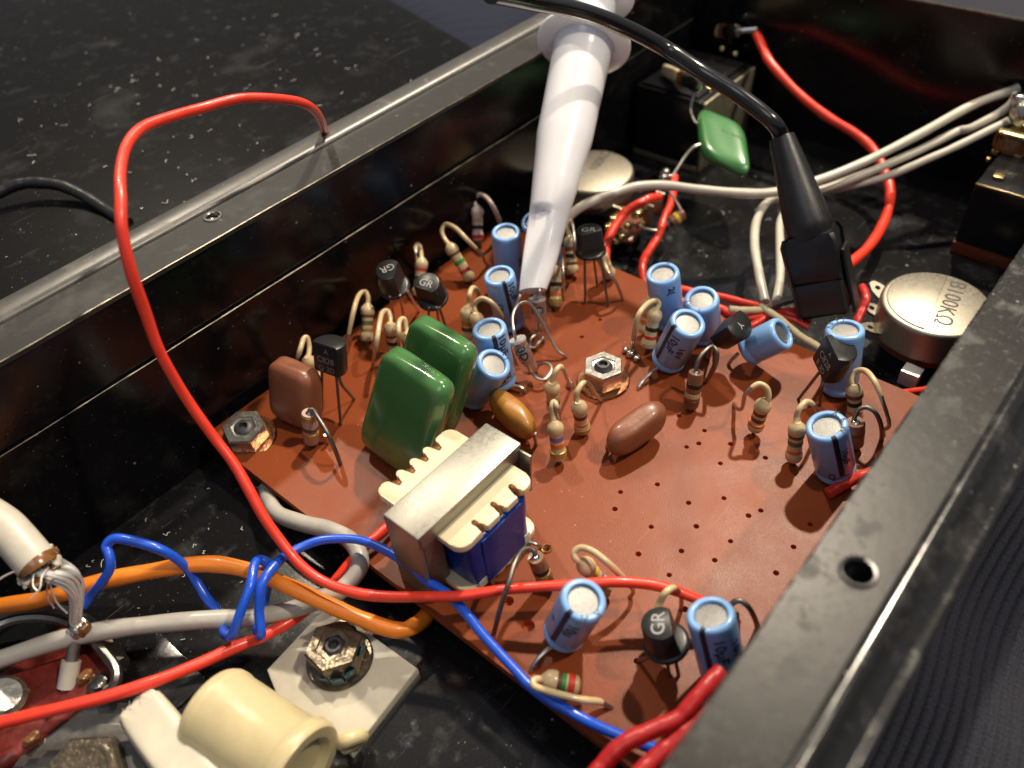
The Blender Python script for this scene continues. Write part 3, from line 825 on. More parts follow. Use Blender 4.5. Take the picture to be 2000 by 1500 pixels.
resistor('cream resistor squeezed behind the brown film capacitor and the flat faced transistor', ((-2.837,3.655,0.08),(-2.848,3.655,0.63)), [(-2.705,3.771,0.68),(-2.64,3.853,0.807),(-2.705,3.853,0.831),(-2.893,3.723,0.8),(-2.99,3.795,0.572),(-2.962,4.177,-0.03)], [(.42, 'gold'), (.7, 'tan')], coat=.7)
resistor('slim mauve resistor with gold rings and a long grey lead, near the board corner', ((-3.717,2.703,0.1),(-3.622,2.663,0.671)), [(-3.608,2.65,0.721),(-3.581,2.597,0.732),(-3.646,2.401,0.738),(-3.707,2.162,0.633),(-3.73,2.065,0.378),(-3.705,2.09,-0.03)], [(.12, 'gold'), (.48, 'brown'), (.70, 'gold')], 'mauve', lead='dull', r=.115)
resistor('cream resistor behind the striped capacitor, with a short hooked loop', ((-0.606,2.364,0.08),(-0.491,2.408,0.667)), [(-0.396,2.442,0.717),(-0.392,2.411,0.878),(-0.225,2.509,0.864),(-0.125,2.531,0.78),(0.01,2.627,0.541),(0.353,2.987,-0.03)], [(.4, 'gold'), (.6, 'brown')], coat=.85)
resistor('cream resistor with a wide loop passing behind the printed capacitor top', ((-0.566,2.133,0.08),(-0.528,2.168,0.678)), [(-0.449,2.267,0.728),(-0.411,2.256,0.815),(-0.348,2.145,0.899),(-0.322,1.953,0.856),(-0.179,1.938,0.51),(0.111,2.128,-0.03)], [(.45, 'gold'), (.65, 'brown')], coat=.85)
resistor('cream resistor with black band standing right of the probe tip', ((0.928,1.705,0.08),(1.27,1.93,0.629)), [(1.374,2.022,0.679),(1.437,2.047,0.718),(1.462,2.01,0.74),(1.363,1.875,0.769),(1.079,1.635,0.679),(1.279,1.814,-0.03)], [(.42, 'black'), (.66, 'orange'), (.85, 'gold')], coat=.4)
resistor('shaded cream resistor just left of the upright flanged transistor', ((1.839,2.035,0.08),(2.12,2.295,0.638)), [(2.22,2.417,0.688),(2.298,2.464,0.758),(2.338,2.447,0.786),(2.193,2.277,0.821),(1.889,2.014,0.684),(2.111,2.198,-0.03)], [(.32, 'brown'), (.5, 'black'), (.72, 'brown')], coat=.5)
resistor('low tilted cream resistor with a yellow band behind the upright flanged transistor', ((2.186,1.436,0.08),(2.039,1.569,0.625)), [(2.075,1.662,0.675),(2.035,1.567,0.693),(1.665,1.147,0.658),(1.684,0.988,0.479),(1.736,0.935,0.293),(1.859,0.926,-0.03)], [(.3, 'yellow'), (.5, 'tan')], coat=.45)
resistor('cream resistor behind its looped twin, against the far blue capacitor', ((1.235,0.084,0.08),(1.423,0.131,0.648)), [(1.507,0.18,0.698),(1.531,0.172,0.811),(1.539,0.074,0.871),(1.525,-0.083,0.827),(1.702,-0.117,0.517),(2.11,-0.001,-0.03)], [(.4, 'orange'), (.6, 'orange')], coat=.75)
resistor('cream resistor with black and red bands and a long loop ending at the middle nut', ((0.977,-0.158,0.1),(1.18,-0.142,0.728)), [(1.283,-0.129,0.778),(1.261,-0.082,0.843),(1.007,-0.083,0.939),(0.721,-0.116,0.92),(0.673,-0.087,0.585),(0.917,0.085,-0.03)], [(.47, 'black'), (.70, 'red'), (.90, 'tan')], coat=.9)
resistor('brown cylindrical resistor with a dark grey loop, in the shade of the leaning transistor', ((0.262,-1.405,0.08),(0.4,-1.36,0.662)), [(0.418,-1.344,0.712),(0.512,-1.326,0.835),(0.665,-1.339,0.892),(0.806,-1.368,0.875),(0.79,-1.462,0.804),(0.754,-1.48,0.615),(0.796,-1.407,0.351),(0.926,-1.263,-0.03)], [(.34, 'black'), (.62, 'tan'), (.82, 'brown')], 'carbon', lead='dull')
resistor('cream resistor with brown and orange bands and an angular kinked lead', ((0.38,-2.391,0.1),(0.436,-2.433,0.675)), [(0.475,-2.467,0.725),(0.509,-2.405,0.852),(0.477,-2.297,0.905),(0.367,-2.229,0.863),(0.325,-2.182,0.747),(0.387,-2.153,0.417),(0.464,-2.064,0.266),(0.797,-1.838,-0.03)], [(.34, 'brown'), (.55, 'brown'), (.75, 'orange')], coat=.42)
resistor('cream resistor with green and orange bands, standing left of the rim capacitor', ((0.203,-3.092,0.08),(0.287,-3.003,0.708)), [(0.352,-2.946,0.758),(0.388,-2.943,0.877),(0.529,-2.963,0.912),(0.629,-3.034,0.823),(0.762,-3.081,0.598),(1.153,-3.057,-0.03)], [(.26, 'brown'), (.46, 'olive'), (.70, 'orange')], coat=.6)
resistor('cream resistor with a bold black band and wide angular loop, nearest the large potentiometer', ((1.411,-3.437,0.08),(1.439,-3.288,0.681)), [(1.476,-3.215,0.731),(1.563,-3.215,0.825),(1.568,-3.343,0.903),(1.387,-3.562,0.922),(1.271,-3.774,0.726),(1.357,-3.905,0.344),(1.416,-3.849,0.148),(1.482,-3.865,-0.03)], [(.22, 'brown'), (.45, 'black'), (.72, 'orange')], coat=.5)
resistor('short brown resistor with a dark arched lead, behind the rim capacitor', ((0.983,-3.622,0.08),(0.99,-3.547,0.493)), [(1.004,-3.515,0.543),(1.069,-3.525,0.658),(1.125,-3.606,0.703),(1.138,-3.743,0.646),(1.198,-3.853,0.385),(1.372,-3.882,-0.03)], [(.4, 'brown')], 'carbon', lead='dull', r=.13)
resistor('cream resistor left of the middle nut, behind two others', ((-1.013,0.204,0.08),(-1.046,0.192,0.659)), [(-1.013,0.207,0.709),(-0.94,0.192,0.838),(-0.821,0.199,0.836),(-0.788,0.153,0.711),(-0.59,0.24,0.304),(-0.392,0.35,-0.03)], [(.42, 'tan'), (.65, 'brown')], coat=.5)
resistor('cream resistor in front of the middle nut, with a bent shiny lead', ((-1.089,-0.396,0.08),(-1.145,-0.372,0.677)), [(-1.119,-0.317,0.727),(-1.085,-0.311,0.84),(-0.936,-0.3,0.88),(-0.843,-0.339,0.808),(-0.64,-0.318,0.401),(-0.352,-0.216,-0.03)], [(.40, 'brown'), (.70, 'orange'), (.9, 'gold')], coat=.48)
resistor('cream resistor with violet and orange bands, frontmost in the group of three', ((-1.751,-0.472,0.08),(-1.642,-0.336,0.675)), [(-1.587,-0.258,0.725),(-1.549,-0.216,0.854),(-1.484,-0.202,0.884),(-1.529,-0.291,0.863),(-1.525,-0.315,0.624),(-1.293,-0.129,-0.03)], [(.38, 'violet'), (.56, 'orange'), (.80, 'gold')], coat=.6)
resistor('thin dark brown resistor with yellow rings and a long grey lead, beside the transformer', ((-3.45,-1.607,0.08),(-3.518,-1.517,0.669)), [(-3.494,-1.484,0.719),(-3.509,-1.435,0.758),(-3.609,-1.401,0.812),(-3.833,-1.474,0.875),(-4.082,-1.572,0.821),(-4.253,-1.582,0.561),(-4.358,-1.496,-0.03)], [(.40, 'black'), (.58, 'gold'), (.8, 'brown')], 'carbon', lead='dull', r=.105)
resistor('tilted cream resistor with yellow and violet bands above the red wire', ((-3.066,-2.263,0.1),(-3.237,-2.018,0.688)), [(-3.278,-1.95,0.738),(-3.236,-1.896,0.791),(-3.164,-1.95,0.841),(-3.142,-2.114,0.878),(-3.126,-2.326,0.798),(-3.034,-2.482,0.517),(-2.929,-2.555,0.193),(-2.927,-2.501,-0.03)], [(.34, 'yellow'), (.52, 'violet'), (.75, 'gold')], coat=.72)
resistor('cream resistor lying on its side with green and red bands, at the near board edge', ((-4.293,-2.777,0.17),(-4.511,-2.421,0.24)), [(-4.603,-2.364,0.29),(-4.661,-2.412,0.297),(-4.621,-2.556,0.307),(-4.548,-2.73,0.304),(-4.423,-2.918,0.232),(-4.292,-3.033,0.127),(-4.242,-3.11,0.044),(-4.213,-3.168,-0.03)], [(.38, 'brown'), (.52, 'green'), (.74, 'red')], coat=.72, foot=False)
resistor('cream resistor hidden behind the grey lit transistor, its loop showing over it', ((-3.19,-3.14,0.08),(-3.192,-3.053,0.572)), [(-3.105,-3.02,0.622),(-3.022,-3.04,0.756),(-2.891,-3.068,0.725),(-2.819,-3.126,0.558),(-2.746,-3.12,0.251),(-2.667,-3.088,-0.03)], [(.4, 'brown'), (.6, 'gold')], coat=.45)
resistor('carbon resistor hidden behind the near rim capacitor, only its grey arched lead showing', ((-2.711,-3.79,0.08),(-2.678,-3.685,0.547)), [(-2.661,-3.669,0.597),(-2.604,-3.691,0.677),(-2.564,-3.749,0.707),(-2.543,-3.85,0.64),(-2.441,-3.928,0.301),(-2.328,-3.943,-0.03)], [(.4, 'brown')], 'carbon', lead='dull')

# ---------------------------------------------------------------- dipped capacitors
GROUP_F = 'dipped film capacitors'
def film(label, m, c, ax, ay, az, p, leads, wob=0.0, marks=None, name='film_capacitor', n=12):
    c = V(c)
    o = thing(name, label, 'capacitor', (c.x, c.y, 0), GROUP_F)
    bm = bmesh.new(); pillow(bm, c, ax, ay, az, p, n, wob)
    body = put('body', bm, m, o, sharp=180)
    for ld in leads:
        bm = bmesh.new(); tube(bm, ld, .03, n=8, per=5, smooth=len(ld) > 2)
        put('lead', bm, M['lead'], o)
    return o, body
# big green pair: slabs leaning away from the camera, thin way along the lean
film('large glossy dark green film capacitor leaning in front of its twin', M['green'], (-2.92, 1.30, .90), (.20, .03, -.09), (.04, .68, .0), (.31, -.16, .83), (2.6, 8, 7),
     [[(-3.2, 1.75, .3), (-3.25, 1.75, -.05)], [(-3.2, .95, .3), (-3.25, .95, -.05)]], .015)
film('dark green film capacitor standing behind the large green one', M['green'], (-2.16, 1.50, .92), (.19, .02, -.06), (.04, .645, .0), (.25, -.15, .81), (2.6, 8, 7),
     [[(-2.3, 1.9, .3), (-2.3, 1.9, -.05)], [(-2.3, 1.1, .3), (-2.3, 1.1, -.05)]], .015)
film('brown slab shaped film capacitor standing near the corner nut', M['brown'], (-3.402,3.325,0.5), (.20, .03, -.05), (-.09, .38, .06), (.16, .06, .45), (3.2, 5.0, 5.0),
     [[(-3.5, 3.05, .2), (-3.5, 3.05, -.05)], [(-3.55, 2.55, .2), (-3.55, 2.55, -.05)]], .02)
film('small ochre bean shaped capacitor between transformer and leaning capacitor', M['ochre'], (-1.656,0.463,0.36), (V((-1.717,0.014,0.34))-V((-1.631,0.914,0.4)))*.52, (.22, .11, 0), (-.02, -.03, .27), (2.2, 2.4, 2.4),
     [[(-1.712,0.001,0.3), (-1.665,0.023,-0.05)], [(-1.694,0.768,0.3), (-1.548,0.913,-0.05)]], .03)
film('reddish brown bean shaped capacitor alone in the middle of the board', M['brown'], (-0.812,-1.157,0.38), (V((-0.307,-1.304,0.46))-V((-1.29,-1.001,0.3)))*.50, (.10, .18, .02), (-.05, .02, .23), (3.4, 2.5, 2.5),
     [[(-1.202,-1.009,0.28), (-1.219,-0.933,0.2), (-1.127,-0.889,-0.05)], [(-0.407,-1.223,0.3), (-0.288,-1.184,-0.05)]], .03)

# ---------------------------------------------------------------- glass diodes
GROUP_D = 'glass diodes on the circuit board'
def diode(label, seg, top_lead, bottom_lead, r=.138, text=None, ang=0):
    b, t = V(seg[0]), V(seg[1])
    ax = t-b; L = ax.length; ax.normalize()
    o = thing('glass_diode', label, 'diode', (b.x, b.y, 0), GROUP_D)
    bm = bmesh.new()
    lathe(bm, [(0, 0), (r*.6, .01), (r*.9, .05), (r, .10), (r, L-.06), (r*.92, L-.015), (r*.7, L), (0, L)], b, ax, 28)
    gl = put('glass_body', bm, M['glass'], o, sharp=60)
    bm = bmesh.new()
    lathe(bm, [(0, 0), (r*.5, 0), (r*.62, .03), (r*.62, .09), (.03, .12), (.012, .30), (0, .30)], b+ax*(L-.14), -ax, 16)
    put('inner_post', bm, M['lead'], gl)
    bm = bmesh.new(); tube(bm, [b+ax*.01, b+ax*(L*.42)], .022, n=8, smooth=False)
    put('inner_post', bm, M['copperwire'], gl)
    bm = bmesh.new(); lathe(bm, [(r*.55, 0), (r*1.02, .0), (r*1.04, .025), (r*1.0, .05), (r*.55, .05)], b+ax*(L-.03), ax, 24)
    put('end_ferrule', bm, M['braid'], gl)
    if text:
        bm = bmesh.new(); wrap_text(bm, text, b, ax, r+.005, L-.10, ang, .13, CAM-(b+t)/2)
        put('printed_marking', bm, M['ink'], gl)
    for pts in (top_lead, bottom_lead):
        bm = bmesh.new(); tube(bm, pts, .026, n=8, per=7)
        put('lead', bm, M['lead'], o)
    return o
diode('clear glass diode gripped by the probe hook, nearest the white tip', ((0.192,1.458,0.16),(0.364,1.622,0.667)), [(0.309,1.577,0.66),(0.341,1.618,0.78),(0.255,1.637,0.9),(0.1,1.677,0.94),(-0.056,1.682,0.85),(-0.071,1.765,0.5),(0.067,1.954,-0.05)],
      [(0.19,1.466,0.18),(0.122,1.467,0.16),(-0.015,1.476,0.14),(-0.146,1.392,0.12),(-0.104,1.33,0.1),(0.044,1.341,0.1),(0.146,1.336,0.12),(0.176,1.358,-0.05)], text='C', ang=10)
diode('leaning clear glass diode with large black characters, beside the printed capacitor', ((-0.676,0.919,0.18),(-0.641,1.2,0.709)), [(-0.705,1.145,0.72),(-0.699,1.195,0.92),(-0.559,1.337,1.02),(-0.368,1.433,1.05),(-0.155,1.48,1),(-0.036,1.417,0.92),(0.029,1.297,0.66),(0.041,1.151,0.4),(0.013,0.949,0.16),(0.06,0.841,0.06),(0.114,0.802,-0.05)],
      [(-0.673,0.92,0.2),(-0.709,0.788,0.18),(-0.654,0.689,0.16),(-0.513,0.678,0.18),(-0.407,0.739,0.22),(-0.39,0.857,0.22),(-0.428,0.956,0.16),(-0.47,0.991,0.06),(-0.463,1.014,-0.05)], text='3D.', ang=0)

# ---------------------------------------------------------------- board nuts
def nut(label, c, axis, size=.29, h=.26, wash=True, bolt=.36, m='zinc', name='hex_nut', twist=10, wash_m='copper', wr=.38):
    c = V(c)
    o = thing(name, label, 'nut', c, 'hex nuts with bolts')
    x, y, z = frame(axis, (1, 0, 0))
    def hexl(r, hh): return [c+z*hh+(x*math.cos(math.radians(60*k+twist))+y*math.sin(math.radians(60*k+twist)))*r for k in range(6)]
    bm = bmesh.new()
    if wash: lathe(bm, [(.16, 0), (wr, 0), (wr+.01, .02), (wr-.01, .045), (.16, .05)], c, axis, 36)
    if wash: put('washer', bm, M[wash_m], o)
    else: bm.free()
    z0 = .05 if wash else 0
    bm = bmesh.new()
    loft(bm, [hexl(size*.975, z0), hexl(size, z0+.02), hexl(size, z0+h-.03), hexl(size*.945, z0+h), hexl(size*.62, z0+h), hexl(size*.58, z0+h-.02), hexl(.15, z0+h-.03)], cap=False)
    put('nut_body', bm, M[m], o, sharp=20)
    bm = bmesh.new()
    prof = [(.135, 0)]
    k = 0
    while k*.03 < bolt:
        prof += [(.145, k*.03+.008), (.128, k*.03+.022)]; k += 1
    prof += [(.10, bolt+.03), (.07, bolt+.03), (.05, bolt-.03), (0, bolt-.03)]
    lathe(bm, prof, c, axis, 24)
    put('bolt_end', bm, M['darkhole'], o)
    return o
nut('bright hex nut on a copper washer in the middle of the board', (-0.01,0.013,0), (0, 0, 1), size=.33, h=.30, bolt=.36, wr=.41, twist=35)
nut('bright slanting hex nut at the board corner beside the red wire', (-4.224,3.63,0), (-.10, -.11, 1), size=.33, h=.28, bolt=.31, twist=10, wr=.42)
bm = bmesh.new()
for px, rr in (((0.742,0.008,0.05), .07), ((0.717,-0.129,0.03), .06), ((0.764,0.124,0.05), .045)):
    pillow(bm, px, (rr*1.3, 0, 0), (0, rr, 0), (0, 0, rr), 2.2, 4, .1)
single('solder_blob', bm, M['solder'], 'dark shiny solder lump beside the middle nut', 'solder', (0.766,-0.017,0))
bm = bmesh.new()
for px, rr in (((-0.408,0.367,0.03), .06), ((-0.416,0.331,0), .05)): pillow(bm, px, (rr, 0, 0), (0, rr, 0), (0, 0, rr*.9), 2.2, 4, .1)
single('solder_blob', bm, M['solder'], 'grey solder lump between two cream resistors and the middle nut', 'solder', (-0.398,0.365,0))

# ---------------------------------------------------------------- transformer
TX0, TX1, TY0, TY1, TT = -4.52, -2.68, -.645, -.055, 1.40
tr = thing('audio_transformer', 'small transformer with tin plate frame, cream bobbin and blue winding tape', 'transformer', (-3.6, -.35, 0))
bm = bmesh.new()
box(bm, (TX0, TY0, TT-.06), (TX1, TY1, TT), .02)
top = put('frame', bm, M['tin'], tr)
bm = bmesh.new(); box(bm, (TX0+.03, TY0-.002, TT-.24), (TX1-.03, TY0+.05, TT-.035), .008)
put('frame_lip', bm, M['tin'], tr)
bm = bmesh.new(); box(bm, (TX0+.03, TY1-.05, TT-.24), (TX1-.03, TY1+.002, TT-.035), .008)
put('frame_lip', bm, M['tin'], tr)
bm = bmesh.new(); box(bm, (TX0-.002, TY0+.02, .0), (TX0+.055, TY1, TT-.03), .012)
put('frame_leg', bm, M['tin'], tr)
bm = bmesh.new(); box(bm, (TX1-.055, TY0+.02, .0), (TX1+.002, TY1, TT-.03), .012)
put('frame_leg', bm, M['tin'], tr)
# bent tabs at the frame corners
bm = bmesh.new(); obox(bm, (-2.72, -.72, .95), (.02, 0, 0), (0, .09, 0), (.0, -.02, .36), .01)
put('frame_tab', bm, M['tin'], tr)
for x0, x1 in ((TX0+.07, TX0+.36), (TX1-.36, TX1-.07)):
    for k in range(7):
        w = (TY1-TY0-.08)/7
        bm = bmesh.new()
        y0 = TY0+.03+k*w
        box(bm, (x0, y0+.004, .02), (x1+random.uniform(-.004, .004), y0+w-.004, TT-.09))
        put('core_lamination', bm, M['lamin'], tr)
def plate_outline(top):
    q = []
    def arc(cx, cy, r, a0, a1, n=7):
        for k in range(n+1):
            a = math.radians(a0+(a1-a0)*k/n); q.append((cx+r*math.cos(a), cy+r*math.sin(a)))
    xl, xr, yf, yb = -4.24, -2.88, -1.03, .46
    arc(xr-.22, yf+.22, .22, -90+75, -90)          # placeholder start, reversed below
    q.clear()
    # front edge (towards -y) with three notches, counter-clockwise from front left
    arc(xl+.17, yf+.17, .17, 180, 270)
    q.append((xl+.36, yf)); 
    notch = [(xl+.36, .09), (xl+.70, .09), (xl+1.02, .09)] if top else []
    for nx, w in notch:
        q += [(nx, yf+.03), (nx+.015, yf+.20), (nx+w-.015, yf+.20), (nx+w, yf+.03)]
        q.append((nx+w+.03, yf))
        if nx < xl+1.0: q.append((nx+.34-.03, yf))
    arc(xr-.16, yf+.16, .16, 270, 360)
    arc(xr-.14, yb-.14, .14, 0, 90)
    notch = [xr-.42, xr-.66, xr-.90, xr-1.14] if top else []
    for nx in notch:
        q += [(nx+.165, yb), (nx+.135, yb-.02), (nx+.110, yb-.07), (nx+.10, yb-.21), (nx+.02, yb-.21), (nx+.01, yb-.07), (nx-.015, yb-.02), (nx-.045, yb)]
    arc(xl+.12, yb-.12, .12, 90, 180)
    # drop repeats
    out = []
    for p in q:
        if not out or (abs(p[0]-out[-1][0])+abs(p[1]-out[-1][1])) > 1e-3: out.append(p)
    return out
bm = prism(bmesh.new(), plate_outline(True), 1.07, 1.17, .018)
bob = put('bobbin_plate', bm, M['bobbin'], tr)
bm = prism(bmesh.new(), plate_outline(False), .12, .21, .018)
put('bobbin_plate', bm, M['bobbin'], tr)
bm = bmesh.new()
pillow(bm, (-3.57, -.34, .60), (.54, 0, 0), (0, .70, 0), (0, 0, .47), (7, 7, 14), 14, .012)
put('winding_tape', bm, M['tape'], tr, sharp=180)
rp = random.Random(5)
bm = bmesh.new()
xs = [-4.06+.98*i/14 for i in range(15)]
lo_ = [(x_, -1.045+rp.uniform(-.006, .006), .10+rp.uniform(-.05, .05)) for x_ in xs]
loft(bm, [[V(p) for p in lo_]+[V((p[0], p[1]+.012, p[2])) for p in lo_[::-1]], [V((p[0], -1.042, .30)) for p in lo_]+[V((p[0], -1.03, .30)) for p in lo_[::-1]]])
put('insulating_paper', bm, M['nylon'], tr)
bm = bmesh.new()
loft(bm, [[(-3.92, -1.052, z_), (-3.90, -1.056, z_), (-3.60, -1.058, z_), (-3.20, -1.052, z_), (-3.20, -1.04, z_), (-3.92, -1.04, z_)] for z_ in (.16, .60, 1.03)])
put('tape_end', bm, M['tape'], tr)
for k in range(3):
    x = -4.24+.36+.34*k+.045
    bm = bmesh.new(); tube(bm, [(x+.0, -.83, 1.12), (x, -.86, 1.185), (x+.01, -.92, 1.16), (x+.02, -.97, 1.06)], .026, n=6, per=4)
    put('winding_wire', bm, M['copperwire'], tr)
for k in range(4):
    x = -2.88-.42-.24*k+.05
    bm = bmesh.new(); tube(bm, [(x, .25, 1.10), (x, .30, 1.175), (x, .38, 1.13), (x, .42, 1.04)], .026, n=6, per=4)
    put('winding_wire', bm, M['copperwire'], tr)
for pts in ([(-3.204,-0.932,0.14),(-3.133,-1.028,0.12),(-3.08,-1.14,0.1),(-2.997,-1.221,-0.04)], [(-3.846,-0.943,0.14),(-3.856,-1.035,0.1),(-3.843,-1.093,-0.05)]):
    bm = bmesh.new(); tube(bm, pts, .024, n=8, per=5); put('lead', bm, M['lead'], tr)
bm = bmesh.new()
cc = V((-3.003,-1.245,0))
pts = [cc+V((math.cos(k*math.pi/5)*(.06+.008*(k % 3)), math.sin(k*math.pi/5)*.06, .012)) for k in range(11)]
tube(bm, pts, .013, n=6, smooth=False)
put('solder_pad', bm, M['copperwire'], bd)

# ---------------------------------------------------------------- white probe and black clip
pr = thing('test_probe', 'white hook test probe with a round flange, gripping a glass diode lead', 'test probe', (0.247,1.584,0.95))
p0, p1 = V((0.198,1.542,0.98)), V((4.004,3.373,3.2))
ax = (p1-p0); PL = ax.length; axn = ax.normalized()
x, y, z = frame(axn, CAM-p0)
bm = bmesh.new()
fx = (x*.86-y*.5).normalized()      # the nose is milled flat on this side
def oval(h, a, b_, sh=0, n=40, fl=.62):
    out = []
    for k in range(n):
        v = y*(sh+a*math.cos(2*math.pi*k/n))+x*(b_*math.sin(2*math.pi*k/n))
        if fl and v.dot(fx) > fl*a: v = v-fx*(v.dot(fx)-fl*a)
        out.append(p0+z*h+v)
    return out
tip = [p0+z*(.06*math.cos(2*math.pi*k/40))+y*(.215*math.cos(2*math.pi*k/40)-.01)+x*(.13*math.sin(2*math.pi*k/40)) for k in range(40)]
loft(bm, [tip, oval(.35, .26, .20, -.005), oval(.68, .29, .235), oval(1.0, .305, .25), oval(1.32, .325, .27), oval(1.38, .33, .29, fl=0), oval(1.46, .335, .325, fl=0), oval(1.98, .39, .39, fl=0), oval(2.45, .435, .435, fl=0), oval(2.82, .478, .478, fl=0), oval(2.92, .482, .482, fl=0), oval(3.38, .488, .488, fl=0), oval(PL-.35, .51, .51, fl=0), oval(PL-.12, .515, .515, fl=0), oval(PL-.04, .56, .56, fl=0)])
barrel = put('barrel', bm, M['probe'], pr, sharp=50)
# step where the flat of the nose begins
bm = bmesh.new()
lathe(bm, [(0, -.05), (.60, -.055), (.78, -.05), (.83, -.018), (.83, .03), (.78, .07), (.60, .10), (.46, .13), (.43, .9), (.45, 1.0), (0, 1.0)], p0+z*PL, axn, 44)
put('flange', bm, M['probe'], pr)
bm = bmesh.new()
lathe(bm, [(0, 1.0), (.68, 1.0), (.74, 1.05), (.74, 1.2), (.68, 1.25), (0, 1.25)], p0+z*PL, axn, 40)
put('plunger_button', bm, M['probe'], pr)
bm = bmesh.new()
tube(bm, [p0+z*.06+y*.08+x*.06, p0-z*.02+y*.10+x*.07, V((0.324,1.498,0.94)), V((0.278,1.487,0.86)), V((0.246,1.527,0.82)), V((0.246,1.578,0.86))], .030, n=8, per=6)
put('hook', bm, M['lead'], pr)

bl = thing('test_clip', 'black plastic test clip on the board edge with a black cable from its boot', 'test clip', (3.36,-2.083,0.1))
c0, c1, c2 = V((3.281,-2.081,0.25)), V((3.459,-1.476,1.45)), V((4,-0.523,2.55))
ax = (c1-c0); n_ = ax.normalized()
x, y, z = frame(n_, CAM-c0)
def rect(c, hw, hd, sh=0, ch=.05, rot=.22):
    pts = []
    yy = y*math.cos(rot)+x*math.sin(rot); xx = x*math.cos(rot)-y*math.sin(rot)
    for sx, sy in ((1, 1), (-1, 1), (-1, -1), (1, -1)):
        for q in ((ch, 0), (0, ch)) if sx*sy > 0 else ((0, ch), (ch, 0)):
            pts.append(c+yy*(sh+sx*(hw-q[0]))+xx*(sy*(hd-q[1])))
    return pts
BL = ax.length
bm = bmesh.new()
loft(bm, [rect(c0, .37, .30), rect(c0+n_*.04, .40, .33), rect(c0+n_*(BL*.40), .405, .34), rect(c0+n_*(BL*.43), .40, .335)])
low = put('lower_jaw', bm, M['clipsheen'], bl)
bm = bmesh.new()
loft(bm, [rect(c0+n_*(BL*.43), .385, .32), rect(c0+n_*(BL*.47), .415, .35), rect(c0+n_*(BL*.92), .43, .36), rect(c0+n_*(BL*1.0), .39, .32)])
put('body', bm, M['clip'], bl)
bm = bmesh.new()
yy = y*math.cos(.22)+x*math.sin(.22); xx = x*math.cos(.22)-y*math.sin(.22)
obox(bm, c0+n_*(BL*.36)+yy*.45-xx*.05, yy*.03, xx*.22, n_*(BL*.40), .02)
put('side_rail', bm, M['clip'], bl)
d = (c2-c1); dn = d.normalized()
bm = bmesh.new()
lathe(bm, [(0, -.12), (.30, -.12), (.36, .02), (.36, .12), (.345, .35), (.31, d.length*.4), (.255, d.length*.7), (.205, d.length*.96), (.195, d.length), (.150, d.length), (.145, d.length-.2), (0, d.length-.2)], c1, dn, 36)
put('strain_relief_boot', bm, M['clip'], bl, sharp=50)
bm = bmesh.new()
tube(bm, [c2-dn*.25, c2]+[V(q) for q in [(3.841,-0.39,2.85),(3.896,0.278,3.1),(3.797,0.891,3.35),(3.856,1.609,3.55),(3.264,1.962,4),(2.583,2.103,4.4),(1.765,2.081,4.8),(0.858,1.91,5.2),(-0.244,1.508,5.7)]], .128, n=16, per=8)
put('cable', bm, M['w_black'], bl)

# ---------------------------------------------------------------- wires
def wire(label, pts, r, m, name='wire', n=12, ends=None, per=9, cores=()):
    pts = [V(p) for p in pts]
    loc = pts[0]
    if not cores:
        rr = random.Random(label)
        q = [p+V((rr.uniform(-1, 1), rr.uniform(-1, 1), rr.uniform(-1, 1)))*min(r*.22, .013) if 0 < i < len(pts)-1 else p for i, p in enumerate(pts)]
        ph = rr.uniform(0, 6)
        bm = bmesh.new(); tube(bm, q, lambda t: r*(1+.035*math.sin(37*t+ph)+.025*math.sin(83*t+2*ph)), n=n, per=per)
        return single(name, bm, m, label, 'wire', loc)
    o = thing(name, label, 'wire', loc)
    bm = bmesh.new(); tube(bm, pts, r, n=n, per=per); put('insulation', bm, m, o)
    for c in cores:
        bm = bmesh.new(); tube(bm, c, r*.55, n=8, per=5); put('bare_core', bm, M['solder'], o)
    return o
wire('long red wire looping from the far rim across the board to the near rim', [(0.425,6.456,1.9),(-0.253,5.536,2.75),(-0.811,4.786,3.5),(-1.273,4.327,4),(-1.72,4.252,4.3),(-2.267,4.284,4.5),(-2.77,4.317,4.6),(-3.306,4.25,4.7),(-3.717,4.156,4.75),(-4.037,3.923,4.75),(-4.381,3.538,4.7),(-4.65,3.18,4.6),(-4.846,2.946,4.4),(-5.004,2.82,4),(-5.087,2.763,3.5),(-5.163,2.626,3),(-5.195,2.468,2.4),(-5.198,2.187,1.9),(-5.207,1.871,1.6),(-5.256,1.601,1.35),(-5.324,1.355,1.1),(-5.365,1.072,0.85),(-5.368,0.745,0.65),(-5.316,0.418,0.5),(-5.167,0.039,0.42),(-4.971,-0.304,0.42),(-4.688,-0.745,0.5),(-4.424,-1.098,0.55),(-4.091,-1.462,0.6),(-3.777,-1.836,0.65),(-3.505,-2.159,0.68),(-3.236,-2.48,0.68),(-3.006,-2.756,0.65),(-2.854,-3.013,0.6),(-2.756,-3.236,0.52),(-2.665,-3.431,0.42),(-2.574,-3.636,0.25)],
     .066, M['w_red'], per=7)
wire('red wire from under the transformer running low to the near corner of the tray', [(-3.927,0.621,0.15),(-4.243,0.583,0.18),(-4.516,0.597,0.15),(-4.814,0.665,0),(-5.174,0.712,-0.15),(-5.523,0.737,-0.22),(-5.822,0.778,-0.2),(-6.163,0.822,-0.1),(-6.498,0.904,0),(-6.884,0.996,0.1),(-7.375,1.163,0.2),(-7.867,1.434,0.25),(-8.332,1.764,0.25),(-8.784,2.101,0.25),(-9.139,2.375,0.25)], .075, M['w_red'])
